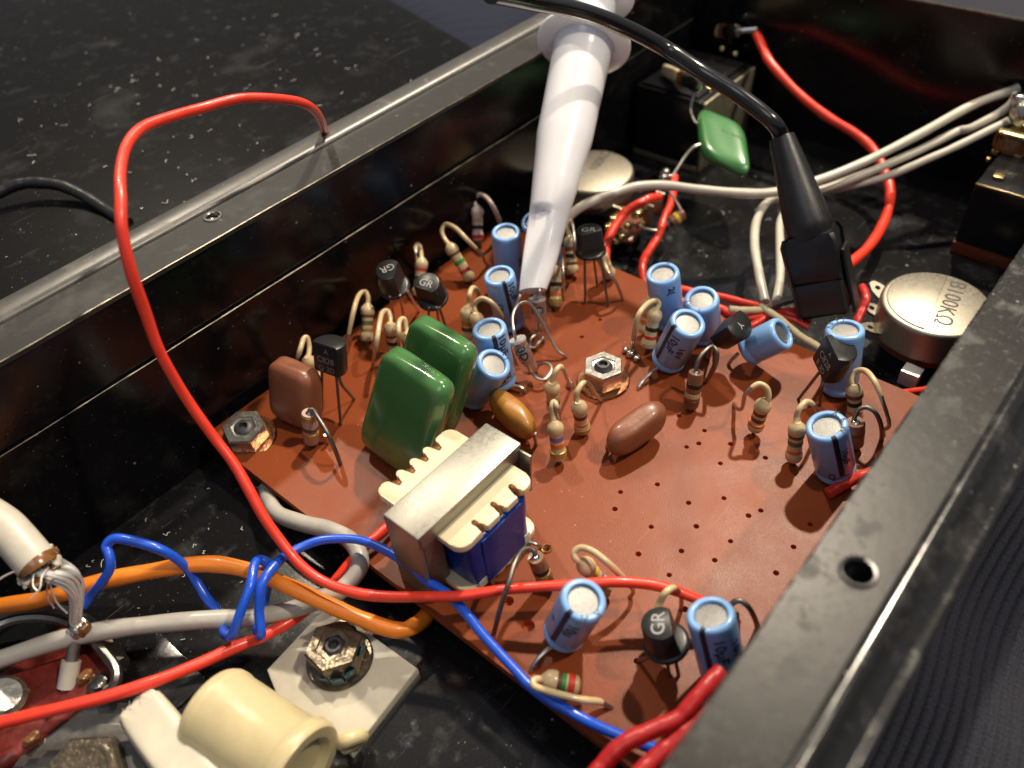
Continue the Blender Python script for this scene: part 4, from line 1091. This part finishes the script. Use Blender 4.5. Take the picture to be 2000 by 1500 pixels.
wire('thick grey wire curling around the board edge and across to the near corner', [(-4.584,2.87,-0.3),(-4.726,2.563,-0.22),(-4.814,2.183,-0.1),(-4.739,1.662,0),(-4.615,1.228,0.1),(-4.576,0.864,0.16),(-4.668,0.548,0.16),(-4.872,0.418,0.1),(-5.171,0.453,0.02),(-5.365,0.617,-0.08),(-5.637,0.791,-0.1),(-6.015,1.026,-0.05),(-6.302,1.286,0),(-6.569,1.545,0.05),(-7.047,1.993,0.1),(-7.457,2.359,0.12),(-7.89,2.656,0.14),(-8.423,2.974,0.16),(-8.825,3.215,0.16)], .118, M['w_grey'])
wire('orange wire passing under the circuit board edge', [(-8.542,3.976,0.2),(-8.082,3.602,0.25),(-7.645,3.222,0.3),(-7.097,2.799,0.36),(-6.564,2.346,0.42),(-6.082,1.841,0.44),(-5.752,1.348,0.4),(-5.539,0.761,0.28),(-5.349,0.215,0.12),(-5.159,-0.26,-0.05),(-4.982,-0.497,-0.15),(-4.775,-0.548,-0.22),(-4.551,-0.523,-0.3)], .105, M['w_orange'])
wire('blue wire coiled round the grey wire and running over the board edge', [(-7.392,2.649,0.35),(-7.242,2.619,0.45),(-7.094,2.518,0.62),(-6.913,2.48,0.8),(-6.827,2.575,0.9),(-6.788,2.665,0.95),(-6.683,2.61,1),(-6.536,2.416,0.98),(-6.37,2.151,0.85),(-6.28,2.012,0.6),(-6.27,1.921,0.3),(-6.297,1.71,0.12),(-6.324,1.51,-0.06),(-6.379,1.319,-0.08),(-6.457,1.129,0.05),(-6.47,0.936,0.2),(-6.419,0.849,0.3),(-6.233,0.859,0.5),(-5.968,0.975,0.66),(-5.723,1.156,0.66),(-5.627,1.207,0.6),(-5.61,1.169,0.5),(-5.712,1.172,0.2),(-5.928,1.082,-0.04),(-6.111,0.925,-0.06),(-6.184,0.774,0.06),(-6.19,0.639,0.22),(-6.039,0.787,0.42),(-5.844,0.891,0.62),(-5.592,0.994,0.62),(-5.359,1.051,0.55),(-5.017,0.956,0.5),(-4.792,0.79,0.48),(-4.601,0.514,0.46),(-4.496,0.146,0.45),(-4.469,-0.247,0.45),(-4.49,-0.556,0.45),(-4.459,-0.914,0.42),(-4.491,-1.231,0.36),(-4.553,-1.566,0.28),(-4.61,-2.027,0.2),(-4.655,-2.404,0.15),(-4.587,-2.79,0.12),(-4.527,-3.114,0.12),(-4.44,-3.508,0.16),(-4.348,-3.874,0.2)], .062, M['w_blue'], per=7)
wire('red wire curving down from the far solder joint to the large potentiometer', [(9.624,2.833,1.55),(9.154,2.389,1.45),(8.838,1.98,1.3),(8.534,1.163,1),(8.438,0.467,0.75),(8.455,-0.14,0.55),(8.314,-0.613,0.4),(7.968,-1.07,0.25),(7.423,-1.448,0.1),(6.654,-1.687,0),(5.715,-1.79,0),(4.887,-1.758,0.05)], .095, M['w_red'])
wire('off white wire, upper strand running to the lug on the tall switch', [(9.711,-2.573,1.6),(9.612,-2.456,1.55),(9.078,-1.983,1.35),(7.916,-1.488,1.1),(6.823,-0.975,0.9),(6.041,-0.493,0.75),(5.374,-0.023,0.7),(4.892,0.42,0.75),(4.44,1.021,0.85),(4.054,1.553,0.95),(3.629,1.944,1),(3.062,2.225,1),(2.601,2.46,0.9),(2.236,2.593,0.7)], .088, M['w_white'])
wire('off white wire, middle strand with its split insulation', [(9.548,-2.595,1.55),(9.304,-2.606,1.45),(9.094,-2.477,1.3),(8.741,-2.178,1.1),(8.663,-2,1),(7.958,-1.637,0.85),(6.935,-1.033,0.65),(6.2,-0.537,0.5),(5.808,-0.132,0.45),(5.363,0.103,0.42),(4.766,-0.003,0.4),(4.093,-0.327,0.35),(3.52,-0.707,0.3),(2.985,-1.15,0.18)], .080, M['w_white'])
wire('off white wire, lowest strand bending down behind the black clip', [(8.89,-2.753,1.35),(8.862,-2.642,1.25),(8.259,-2.211,1),(7.845,-1.919,0.85),(7.228,-1.367,0.55),(6.684,-0.8,0.4),(6.351,-0.453,0.35),(5.795,-0.209,0.35),(5.08,-0.328,0.35),(4.377,-0.66,0.32),(3.664,-1.071,0.26),(3.067,-1.312,0.18)], .075, M['w_white'])
wire('short cream wire stub with its end showing beside the black leaning transistor', [(2.354,-0.822,0.3),(2.501,-0.991,0.25),(2.745,-1.185,0.18),(2.929,-1.241,0.15)], .06, M['w_stub'])
wire('grey cream wire passing under the lying blue capacitor', [(2.85,-1.147,0.18),(2.757,-1.38,0.2),(2.712,-1.59,0.18),(2.663,-1.956,0.08),(2.607,-2.305,0.05),(2.511,-2.586,0.03)], .06, M['w_stub'])
bm = bmesh.new()
for k in range(6):
    pts = [V(q)+V((.02*math.sin(j*1.9+k), .02*math.cos(j*1.9+k), .02*math.cos(j*1.3+2*k))) for j, q in enumerate([(2.793,-1.156,0.2),(2.799,-1.299,0.22),(2.924,-1.381,0.22),(3.072,-1.451,0.22),(3.232,-1.535,0.22)])]
    tube(bm, pts, .014, n=5, per=4)
single('shield_braid', bm, M['dull'], 'twisted bare shield strands below the black clip', 'wire', (3.036,-1.286,0.1))
wire('red wire bending from the far potentiometer down to the board edge', [(4.374,1.863,0.45),(4.147,1.926,0.5),(3.92,2.006,0.5),(3.623,2.124,0.4),(3.215,2.115,0.25),(2.871,2.007,0.12),(2.559,1.828,0.03)], .088, M['w_red'])
wire('red wire descending behind the brown banded resistor to the board edge', [(5.3,2.101,0.35),(4.62,1.733,0.3),(4.1,1.556,0.25),(3.648,1.391,0.15),(3.326,1.354,0.05),(3.075,1.347,-0.1),(2.829,1.165,-0.2),(2.717,1.018,-0.3)], .078, M['w_red'])
wire('red wire lying along the far board edge, the farther of two', [(2.587,0.748,-0.05),(2.668,0.293,0),(2.724,-0.001,0.03),(2.843,-0.433,0.05),(2.897,-0.796,0.05),(2.963,-1.234,0.08),(3.061,-1.643,0.1),(3.157,-1.922,0.05)], .066, M['w_red'])
wire('red wire lying along the far board edge, the nearer of two', [(2.193,0.285,0.05),(2.437,-0.174,0.06),(2.569,-0.572,0.06),(2.525,-0.812,0.06),(2.627,-1.133,0.08),(2.941,-1.429,0.1),(3.206,-1.662,0.1)], .066, M['w_red'])
wire('short red wire running out from under the lying capacitor', [(2.183,-1.105,0.04),(2.517,-1.25,0.08),(2.804,-1.353,0.1),(2.931,-1.71,0.1),(2.956,-1.976,0.05)], .06, M['w_red'])
wire('short red wire hanging from the lugs of the large potentiometer', [(4.255,-2.265,0.2),(4.005,-2.437,0.2),(3.837,-2.494,0.12),(3.63,-2.496,0.02),(3.414,-2.533,-0.1)], .07, M['w_darkred'])
wire('red wire beneath the large potentiometer at the board corner', [(2.463,-3.419,-0.1),(2.577,-3.638,-0.15),(2.806,-3.827,-0.2),(3.125,-4.062,-0.25)], .055, M['w_red'])
wire('short thick red wire going under the near rim beside the rim capacitor', [(-0.042,-3.72,0.08),(0.13,-3.797,0.12),(0.304,-3.929,0.2),(0.499,-4.088,0.3),(0.733,-4.242,0.4)], .08, M['w_red'])
wire('fat dark red wire rising under the near rim, outer of the pair', [(-5.205,-3.572,0.6),(-4.966,-3.585,0.65),(-4.715,-3.654,0.75),(-4.443,-3.805,0.8),(-4.202,-3.949,0.85),(-3.902,-4.023,0.95),(-3.571,-4.057,1)], .092, M['w_darkred'])
wire('fat dark red wire rising under the near rim, inner of the pair', [(-5.117,-3.909,0.6),(-4.788,-3.923,0.65),(-4.468,-4.01,0.7),(-4.181,-4.089,0.8),(-3.911,-4.127,0.85),(-3.578,-4.186,0.95)], .10, M['w_darkred'])
wire('thin black wire lying on the lid plate at the frame edge', [(-4.704,9.814,2.2),(-4.219,9.642,2.25),(-3.934,9.513,2.3),(-3.705,9.319,2.3),(-3.47,8.91,2.25),(-3.346,8.434,2.15),(-3.298,7.913,2.06),(-3.287,7.222,2.03)], .10, M['clip'])

# white screened cable end, braid and lug
wc = thing('screened_cable', 'thick off white cable end with bare braided screen', 'cable', (-7.43,3.66,1.2))
bm = bmesh.new(); tube(bm, [(-7.599,3.964,1.6),(-7.493,3.474,1.5),(-7.476,3.217,1.4),(-7.48,2.893,1.25),(-7.482,2.81,1.2)], .235, n=20, per=6)
put('sheath', bm, M['w_white'], wc)
bm = bmesh.new(); tube(bm, [(-7.48,2.843,1.222),(-7.478,2.812,1.205),(-7.48,2.79,1.185)], .240, n=28, per=5)
put('burnt_edge', bm, M['flux'], wc)
rb_ = random.Random(11)
cc_ = V((-7.474,2.8,1.2))
for k in range(15):
    a = 2*math.pi*k/15+rb_.uniform(-.2, .2)
    q = cc_+V((math.cos(a)*.2, math.sin(a)*.2, .05*math.sin(a+1)))
    bm = bmesh.new(); pillow(bm, q, (rb_.uniform(.03, .09), .01, .01), (0, rb_.uniform(.03, .08), 0), (0, 0, rb_.uniform(.03, .06)), 2.5, 4, .25)
    put('melted_scrap', bm, M['w_white'] if k % 3 else M['flux'], wc)
for k in range(22):
    a = k*2*math.pi/22
    j = V((.17*math.cos(a), .13*math.sin(a), .08*math.sin(2*a)))
    base = [V(q) for q in [(-7.467,2.814,1.2),(-7.388,2.674,1.15),(-7.324,2.539,0.98),(-7.392,2.48,0.75),(-7.533,2.522,0.42),(-7.584,2.524,0.28)]]
    sc = (.95, .95, .75, .5, .40, .25)
    tw = (0, .3, .6, .9, 1.2, 1.5)
    pts = []
    for p, s_, w_ in zip(base, sc, tw):
        pts.append(p+V((.15*math.cos(a+w_), .12*math.sin(a+w_), .07*math.sin(2*a)))*s_+V((random.uniform(-.012, .012), random.uniform(-.012, .012), 0)))
    bm = bmesh.new(); tube(bm, pts, .019, n=5, per=4)
    put('braid_strand', bm, M['braid'], wc)

rs_ = random.Random(21)
for k in range(7):
    a0_ = V((-7.416,2.733,1.15))+V((rs_.uniform(-.12, .12), rs_.uniform(-.1, .1), rs_.uniform(0, .1)))
    dd = V((rs_.uniform(-.5, .1), rs_.uniform(-.4, .3), rs_.uniform(-.5, .15)))
    bm = bmesh.new(); tube(bm, [a0_, a0_+dd*.4+V((0, 0, .05)), a0_+dd*.75, a0_+dd+V((rs_.uniform(-.08, .08), rs_.uniform(-.08, .08), -.05))], .011, n=5, per=4)
    put('stray_strand', bm, M['braid'], wc)

# ---------------------------------------------------------------- potentiometers
def pot(label, c, r, h, text, th, tdir, tpos, lugs, ridge=True):
    c = V(c)
    o = thing('potentiometer', label, 'potentiometer', (c.x, c.y, FZ), 'potentiometers on the tray floor')
    zt = c.z
    bm = bmesh.new()
    lathe(bm, [(0, -.10), (r, -.10), (r, -.07), (r*.985, -.05), (r*.985, zt-.075), (r*.975, zt-.035), (r*.95, zt-.010), (r*.915, zt), (0, zt)], (c.x, c.y, 0), (0, 0, 1), 56)
    can = put('can', bm, M['pot'], o, sharp=50)
    bm = bmesh.new()
    lathe(bm, [(0, 0), (r*.95, 0), (r*.95, .13), (0, .13)], (c.x, c.y, -.235), (0, 0, 1), 40)
    put('wafer', bm, M['phenolic'], o)
    if ridge:
        # the stamped half of the cap stands slightly proud
        u = V(tdir).normalized(); v = V((u.y, -u.x, 0))
        bm = bmesh.new()
        n = 30; pts = []
        dd = r*.02
        a0 = math.acos(dd/(r*.88))
        for k in range(n+1):
            a = -a0+2*a0*k/n
            pts.append(c+(v*math.cos(a)-u*math.sin(a))*(r*.88))
        loft(bm, [[p+V((0, 0, -.02)) for p in pts], [p+V((0, 0, .018)) for p in pts], [c+v*dd*2+(p-c-v*dd*2)*.97+V((0, 0, .028)) for p in pts]])
        put('cap_step', bm, M['pot'], can, sharp=30)
    u = V(tdir).normalized()
    up = V((-u.y, u.x, 0))
    bm = bmesh.new(); flat_text(bm, text, V(tpos), u, up, th, .004, wide=.98)
    put('printed_marking', bm, M['inkgrey'], can)
    bm = bmesh.new(); lathe(bm, [(0, 0), (r*.90, 0), (r*.90, -.236-FZ), (0, -.236-FZ)], (c.x, c.y, FZ), (0, 0, 1), 32)
    put('base_plate', bm, M['switch'], o)
    for q in lugs:
        q = V(q)
        ld = (V((q.x, q.y, 0))-V((c.x, c.y, 0))).normalized(); ls = V((-ld.y, ld.x, 0))
        q = q-ld*.2
        bm = holed_plate([(-.16, -.15), (.20, -.13), (.34, -.06), (.36, 0), (.34, .06), (.20, .13), (-.16, .15)], [(.2, 0, .05, 12)], .03, .05)
        mm = Matrix((ld, ls, V((0, 0, 1)))).transposed().to_4x4()
        bm.transform(Matrix.Translation(q) @ mm @ Matrix.Rotation(-.25, 4, 'Y'))
        put('lug', bm, M['pot'], o)
    return o
pc = V((4.203,-3.456,0.45))
pot('large round potentiometer can stamped with its ohm value, half under the near rim', pc, .85, 1.1, 'B100KΩ', .25, V((3.587,-3.75,0.45))-V((5.025,-3.557,0.45)), (4.316,-3.637,0.45), ((4.625,-2.407,-0.06), (4.048,-2.55,-0.06), (3.565,-2.734,-0.06)))
bm = bmesh.new(); box(bm, (.0, -.14, 0), (.24, .14, .27), .01)
tq = V((3.149,-3.642,-0.38)); bm.transform(Matrix.Translation(tq-V((.12, 0, 0))))
single('metal_tab', bm, M['braid'], 'small square tin tab on the tray floor below the large potentiometer', 'tab', tq)
pc2 = V((4.672,3.667,0.3))
pot('round potentiometer can half hidden behind the white probe', pc2, .86, .95, '100KΩ', .21, V((5.489,3.84,0.3))-V((4.415,3.581,0.3)), (5.089,3.789,0.3), (), ridge=False)
bm = bmesh.new()
for q, rr in (((3.695,2.429,0.1), .11), ((3.471,2.39,0.05), .10), ((3.439,2.078,0), .09), ((4.098,2.155,0.1), .11), ((3.936,1.969,0), .09), ((3.802,2.164,0), .08), ((3.37,2.134,-0.1), .08), ((3.985,2.441,0.15), .07)):
    pillow(bm, q, (rr*1.3, 0, 0), (0, rr, 0), (0, 0, rr*.8), 2.3, 4, .12)
lugset = thing('terminal_board', 'cluster of soldered brass lugs on a brown wafer, beside the far potentiometer', 'terminals', (4.412,2.664,-0.65))
put('solder_joint', bm, M['brass'], lugset)
bm = bmesh.new(); pillow(bm, (4.079,2.421,-0.25), (.55, .2, 0), (-.12, .3, 0), (0, 0, .06), 5, 6)
put('wafer', bm, M['phenolic'], lugset)
for a, b_ in (((4.045,2.987,-0.2), (3.884,2.505,0.25)), ((4.245,2.047,-0.2), (4.293,2.032,0.25)), ((4.674,2.066,-0.2), (4.716,2.054,0.3))):
    a, b_ = V(a), V(b_)
    bm = bmesh.new(); obox(bm, (a+b_)/2, (b_-a)/2, (0, .10, 0), (.025, 0, .01), .01)
    put('lug', bm, M['pot'], lugset)
bm = bmesh.new()
for q, rr in (((5.315,2.327,0.35), .10), ((5.2,2.297,0.3), .09), ((5.301,2.217,0.3), .07)): pillow(bm, q, (rr, 0, 0), (0, rr, 0), (0, 0, rr), 2.2, 4, .1)
put('solder_joint', bm, M['solder'], lugset)

resistor('orange brown resistor with a yellow band hung between the far lugs', ((3.906,1.513,0.12), (4.327,1.273,0.3)), None, [(.30, 'yellow'), (.62, 'black'), (.85, 'black')], 'carbon', foot=False, group='resistors hung on lugs', r=.115)
ro = bpy.data.objects[[o.name for o in bpy.data.objects if o.name.startswith('resistor')][-1]]
bent_lead(ro, [(4.287,1.271,0.3),(4.458,1.472,0.34),(4.64,1.728,0.36),(4.899,2.011,0.36)], M['lead'])
bent_lead(ro, [(3.906,1.513,0.12),(3.78,1.523,0.14),(3.714,1.709,0.14),(3.743,1.984,0.1),(3.814,2.174,0.06)], M['lead'])

# ---------------------------------------------------------------- switches
def pins(bm, spots, s=.06):
    for q in spots: pillow(bm, q, (s*1.2, 0, 0), (0, s, 0), (0, 0, s), 3, 3)
sw = thing('switch', 'tall black bakelite switch at the far wall with solder lugs on top', 'switch', (8.0, 3.5, FZ), 'black switches on the tray floor')
bm = bmesh.new(); box(bm, (7.15, 2.68, FZ+.02), (9.3, 4.33, 1.00), .03)
put('body', bm, M['switch'], sw)
bm = bmesh.new(); box(bm, (7.22, 2.62, FZ), (9.35, 2.676, .95), .008)
put('side_plate', bm, M['swmetal'], sw)
bm = bmesh.new(); box(bm, (7.12, 2.65, FZ+.02), (7.146, 4.32, FZ+.14), .004)
put('base_strip', bm, M['swmetal'], sw)
bm = bmesh.new(); box(bm, (7.22, 2.8, 1.003), (9.2, 4.2, 1.06), .01)
top_plate = put('top_plate', bm, M['switch'], sw)
for a, b_ in (((7.679,3.917,1.2), (6.981,2.864,1.45)), ((10.082,4.262,1.15), (9.555,3.422,1.5))):
    a, b_ = V(a), V(b_)
    bm = bmesh.new(); pillow(bm, a+(b_-a)*.35, (b_-a)*.42, (0, .15, .02), (.02, 0, .15), 2.8, 6, .05)
    put('fluxed_joint', bm, M['w_stub'], sw)
    bm = bmesh.new(); pillow(bm, a+(b_-a)*.72, (b_-a)*.10, (0, .16, .02), (.02, 0, .16), 2.8, 6, .08)
    put('flux_stain', bm, M['flux'], sw)
    bm = bmesh.new(); pillow(bm, b_, (b_-a)*.28, (0, .17, 0), (0, 0, .16), 2.3, 6, .12)
    put('solder_joint', bm, M['solder'], sw)
bm = bmesh.new(); tube(bm, [(9.555,3.422,1.5),(9.684,3.215,1.52),(9.823,2.941,1.55)], .09, n=10, per=5); put('solder_joint', bm, M['solder'], sw)
for q in ((9.607,3.282,1), (9.655,3.656,1.02), (7.769,2.874,0.98)):
    bm = bmesh.new(); pillow(bm, q, (.10, 0, 0), (0, .10, 0), (0, 0, .09), 2.6, 4, .1); put('pin', bm, M['brass'], sw)

sr = thing('switch', 'black bakelite switch beside the near rim with brass pins on its top plate', 'switch', (8.0, -3.6, FZ), 'black switches on the tray floor')
bm = bmesh.new(); box(bm, (7.35, -4.33, FZ+.24), (9.2, -2.84, .80), .02)
put('body', bm, M['switch'], sr)
bm = bmesh.new(); box(bm, (7.33, -4.32, FZ), (9.2, -2.82, FZ+.235), .02)
put('base_strip', bm, M['phenolic'], sr)
bm = bmesh.new(); box(bm, (7.335, -4.30, .802), (9.15, -2.85, .85), .012)
put('top_plate', bm, M['switch'], sr)
bm = bmesh.new(); box(bm, (7.325, -4.30, .80), (7.34, -2.85, .845), .003)
put('edge_trim', bm, M['brass'], sr)
for q, s in (((8.562,-2.767,0.86), .06), ((8.59,-3.153,0.86), .06), ((7.696,-3.111,0.87), .09), ((8.216,-2.755,0.86), .035)):
    bm = bmesh.new(); box(bm, V(q)-V((s, s, .03)), V(q)+V((s, s, .05)), .012); put('pin', bm, M['brass'], sr)
bm = bmesh.new(); lathe(bm, [(0, .30), (.36, .30), (.40, .25), (.42, 0), (0, 0)], (8.99,-3.001,0.86), (0, 0, 1), 30)
put('terminal_cup', bm, M['flux'], sr)
bm = bmesh.new(); pillow(bm, (8.851,-2.993,1.2), (.26, 0, 0), (0, .34, 0), (0, 0, .05), 5, 6); put('lug', bm, M['brass'], sr)
bm = bmesh.new(); pillow(bm, (9.046,-2.884,1.45), (.16, 0, 0), (0, .20, 0), (0, 0, .22), 2.5, 8, .08); pillow(bm, (9.241,-2.737,1.6), (.14, 0, 0), (0, .14, 0), (0, 0, .12), 2.5, 6, .1); pillow(bm, (9.39,-2.582,1.55), (.05, 0, 0), (0, .05, 0), (0, 0, .05), 2.5, 4, .1)
put('solder_joint', bm, M['solder'], sr)

# green film capacitor hung between switch lug and potentiometer
gc = V((6.346,1.682,0.75))
uu = (V((6.249,1.11,0.72))-V((6.338,2.211,0.78)))/2
vv = (V((7.075,2.257,0.9))-V((5.7,1.254,0.6)))/2
ww = uu.cross(vv).normalized()*.17
go, gbody = film('light green film capacitor hung by its leads below the black cable', M['green2'], gc, uu*1.08, vv*.92, ww, (4.5, 4.5, 2.6),
     [[(6.638,2.396,0.8),(6.648,2.528,0.85),(6.766,2.699,0.98),(6.869,2.742,1.15),(7.012,2.776,1.35)], [(6.038,2.002,0.75),(5.904,2.082,0.72),(5.692,2.13,0.6),(5.424,2.118,0.48),(5.206,2.115,0.38)]], .02)
bm = bmesh.new(); flat_text(bm, '0.1 10AM', gc+uu*.42+vv*.20+ww*(1 if ww.dot(CAM-gc) > 0 else -1), uu, vv, .085, .012)
put('printed_marking', bm, M['inkgrey'], gbody)

# ---------------------------------------------------------------- near corner: nylon bracket, roller, jack
br = thing('nylon_bracket', 'white nylon mounting bracket bolted to the tray floor', 'bracket', (-5.75, -.1, FZ))
bm = prism(bmesh.new(), [(-6.36, -.98), (-5.12, -.84), (-5.22, .70), (-5.45, .74), (-6.34, .66), (-6.5, .2)], FZ+.003, FZ+.15, .03)
put('plate', bm, M['nylon'], br)
bm = bmesh.new()
lathe(bm, [(0, 0), (.44, 0), (.495, .03), (.525, .09), (.53, .18), (.515, .22), (.51, 1.24), (.525, 1.27), (.56, 1.32), (.56, 1.42), (.53, 1.47), (.40, 1.47), (.36, 1.40), (.34, 1.36), (0, 1.34)], V((-7.117,0.481,0)), V((-6.899,-0.878,0))-V((-7.117,0.481,0)), 48)
put('roller', bm, M['ivory'], br, sharp=50)
bm = bmesh.new()
tube(bm, [(-6.38, -.9, -.30), (-6.32, -.96, -.22), (-6.20, -1.0, -.28), (-6.18, -.98, -.40), (-6.28, -.92, -.46), (-6.38, -.9, -.40)], .09, n=12, per=6)
put('eyelet', bm, M['ivory'], br)
nut('stained hex nut with flaking blue lacquer on the white nylon bracket', (-5.66, .02, FZ+.15), (0, 0, 1), size=.37, h=.34, bolt=.36, m='rust', wash_m='rust', wr=.42, twist=28)
fl_n = bpy.data.objects[[o.name for o in bpy.data.objects if o.name.startswith('hex_nut')][-1]]
for a_, l_, h_ in ((200, .30, .1), (228, .38, .06), (255, .30, .12), (20, .22, .1), (300, .20, .3)):
    a_ = math.radians(a_)
    q = V((-5.66, .02, FZ+.15))+V((math.cos(a_)*.36, math.sin(a_)*.36, h_+.05))
    bm = bmesh.new(); pillow(bm, q, (math.cos(a_)*.02, math.sin(a_)*.02, 0), (-math.sin(a_)*.07, math.cos(a_)*.07, .02), (math.cos(a_)*.03, math.sin(a_)*.03, l_*.35), 2.5, 4, .25)
    put('lacquer_flake', bm, M['lacquer'], fl_n)
sa, sb, sc3 = V((-7.919,1.149,0.12)), V((-7.397,1.161,0.12)), V((-7.462,-0.2,0.12))
e1, e2 = (sb-sa)/2, (sc3-sb)/2*1.35
bm = bmesh.new()
pillow(bm, (sa+sb)/2+e2*.98-V((0, 0, .16)), e2*1.04, e1*1.08, V((.02, .03, .26)), (7, 7, 3.2), 16, .012)
rt_ = random.Random(4)
for v in bm.verts:
    w_ = (v.co-(sa+sb)/2).dot(e2.normalized())
    if w_ < .10: v.co += V((rt_.uniform(-.02, .02), rt_.uniform(-.02, .02), rt_.uniform(-.015, .015)))
for k in range(6):
    q = sa+(sb-sa)*rt_.uniform(.05, .95)+V((0, 0, rt_.uniform(-.2, -.02)))-e2.normalized()*.01
    tube(bm, [q, q-e2.normalized()*rt_.uniform(.03, .07)+V((rt_.uniform(-.03, .03), 0, rt_.uniform(-.02, .04))), q-e2.normalized()*rt_.uniform(.06, .12)+V((rt_.uniform(-.05, .05), 0, rt_.uniform(-.04, .06)))], lambda t: .022*(1-.7*t), n=6, per=3)
single('nylon_strap', bm, M['nylon'], 'broken white nylon strap end with torn edge beside the ivory roller', 'strap', sa-V((0, 0, .5)), sharp=80)

jk = thing('audio_jack', 'panel jack with dark red fibre wafer and steel rings in the near corner', 'jack', (-8.35, 2.4, FZ))
bm = bmesh.new(); pillow(bm, (-8.35, 2.55, -.38), (.85, 0, 0), (0, .62, 0), (0, 0, .20), (6, 6, 6), 8)
put('wafer', bm, M['redfibre'], jk)
bm = bmesh.new()
tube(bm, [(-8.654,3.573,-0.05),(-8.221,3.605,-0.02),(-7.906,3.375,0),(-7.671,3.006,0),(-7.564,2.545,0),(-7.556,2.033,0),(-7.588,1.8,-0.02),(-7.711,1.724,-0.1),(-7.822,1.815,-0.2)], .07, n=8, per=6)
put('frame', bm, M['steel'], jk)
bm = bmesh.new(); tube(bm, [(-8.572,3.941,-0.2),(-8.171,3.911,-0.2),(-7.826,3.593,-0.2),(-7.557,3.129,-0.2),(-7.472,2.49,-0.2),(-7.509,1.975,-0.2)], .12, n=8, per=6)
put('frame', bm, M['steel'], jk)
lug_a, lug_b = V((-8.245,2.187,-0.35)), V((-7.576,2.54,0.25))
bm = bmesh.new(); tube(bm, [lug_a, lug_a+(lug_b-lug_a)*.35, lug_b], .075, n=12, per=4); put('terminal_lug', bm, M['tin'], jk)
bm = bmesh.new(); tube(bm, [lug_a+(lug_b-lug_a)*.22, lug_a+(lug_b-lug_a)*.40, lug_a+(lug_b-lug_a)*.56], .115, n=14, per=4); put('lug_sleeve', bm, M['w_white'], jk)
bm = bmesh.new(); pillow(bm, lug_b+V((0, -.02, -.05)), (.14, 0, 0), (0, .14, 0), (0, 0, .15), 2.4, 8, .1); put('solder_joint', bm, M['solder'], jk)
bm = bmesh.new(); pillow(bm, lug_b+V((.03, -.12, -.02)), (.09, 0, 0), (0, .07, 0), (0, 0, .11), 2.4, 6, .1); put('flux_bead', bm, M['flux'], jk)
bm = bmesh.new(); lathe(bm, [(0, 0), (.24, 0), (.26, .03), (.26, .40), (.20, .46), (0, .46)], (-8.744,2.74,-0.35), (.3, -.4, 1), 24); put('contact_barrel', bm, M['zinc'], jk)
for q, rr, mm in (((-7.868,2.158,-0.16), (.10, .07, .08), 'flux'), ((-7.819,1.954,-0.14), (.12, .10, .05), 'darksteel'), ((-8.442,2.563,-0.16), (.05, .04, .04), 'flux'), ((-8.39,2.09,-0.16), (.06, .05, .05), 'brass'), ((-8.679,1.975,-0.18), (.10, .06, .05), 'flux')):
    bm = bmesh.new(); pillow(bm, q, (rr[0], 0, 0), (0, rr[1], 0), (0, 0, rr[2]), 2.6, 5, .18); put('stained_fitting', bm, M[mm], jk)
jc = V((-8.53,1.006,-0.45))
rg = thing('ring_nut', 'hex nut on nested steel washers at the lower corner of the tray', 'nut', jc)
for k, (ro_, ri, zz) in enumerate(((1.02, .80, 0), (.86, .60, .07), (.70, .30, .14))):
    bm = bmesh.new(); lathe(bm, [(ri, 0), (ro_, 0), (ro_+.01, .03), (ro_-.01, .065), (ri, .068)], jc+V((0, 0, zz)), (.08, -.1, 1), 52); put('washer', bm, M['darksteel'], rg)
bm = bmesh.new(); loft(bm, [[jc+V((math.cos(math.radians(60*k+12))*r_, math.sin(math.radians(60*k+12))*r_, z_)) for k in range(6)] for r_, z_ in ((.50, .21), (.52, .25), (.52, .40), (.47, .45))])
lathe(bm, [(.39, .452), (.33, .458), (.31, .452), (.30, .30), (.25, .29), (.24, .32), (0, .32)], jc, (0, 0, 1), 32)
put('nut_body', bm, M['rust'], rg, sharp=25)
bm = bmesh.new()
box(bm, (-7.9, 1.2, FZ+.003), (-6.9, 3.3, FZ+.05), .01)
single('floor_bracket', bm, M['floor'], 'flat black bracket strip on the tray floor beside the jack', 'bracket', (-7.4, 2.2, FZ))

# ---------------------------------------------------------------- lint fibres
bm = bmesh.new()
rnd = random.Random(3)
for k in range(120):
    if k < 84: p = V((rnd.uniform(-6, 4), rnd.uniform(5.9, 13), 2.012))
    elif k < 104: p = V((rnd.uniform(-7, -4.7), rnd.uniform(1.8, 4.2), FZ+.012))
    else: p = V((rnd.uniform(2.8, 7), rnd.uniform(-2.5, 2.5), FZ+.012))
    a = rnd.uniform(0, 6.28); l = rnd.uniform(.03, .13)
    pts = [p+V((math.cos(a+rnd.uniform(-.9, .9))*l*j/3, math.sin(a+rnd.uniform(-.9, .9))*l*j/3, rnd.uniform(0, .02))) for j in range(4)]
    tube(bm, pts, .005, n=4, per=3)
single('lint', bm, mat('lint_fibre', (.6, .6, .6), .8, 0, var=.2), 'pale lint fibres scattered on the black plates', 'lint', (0, 0, 0))['kind'] = 'stuff'
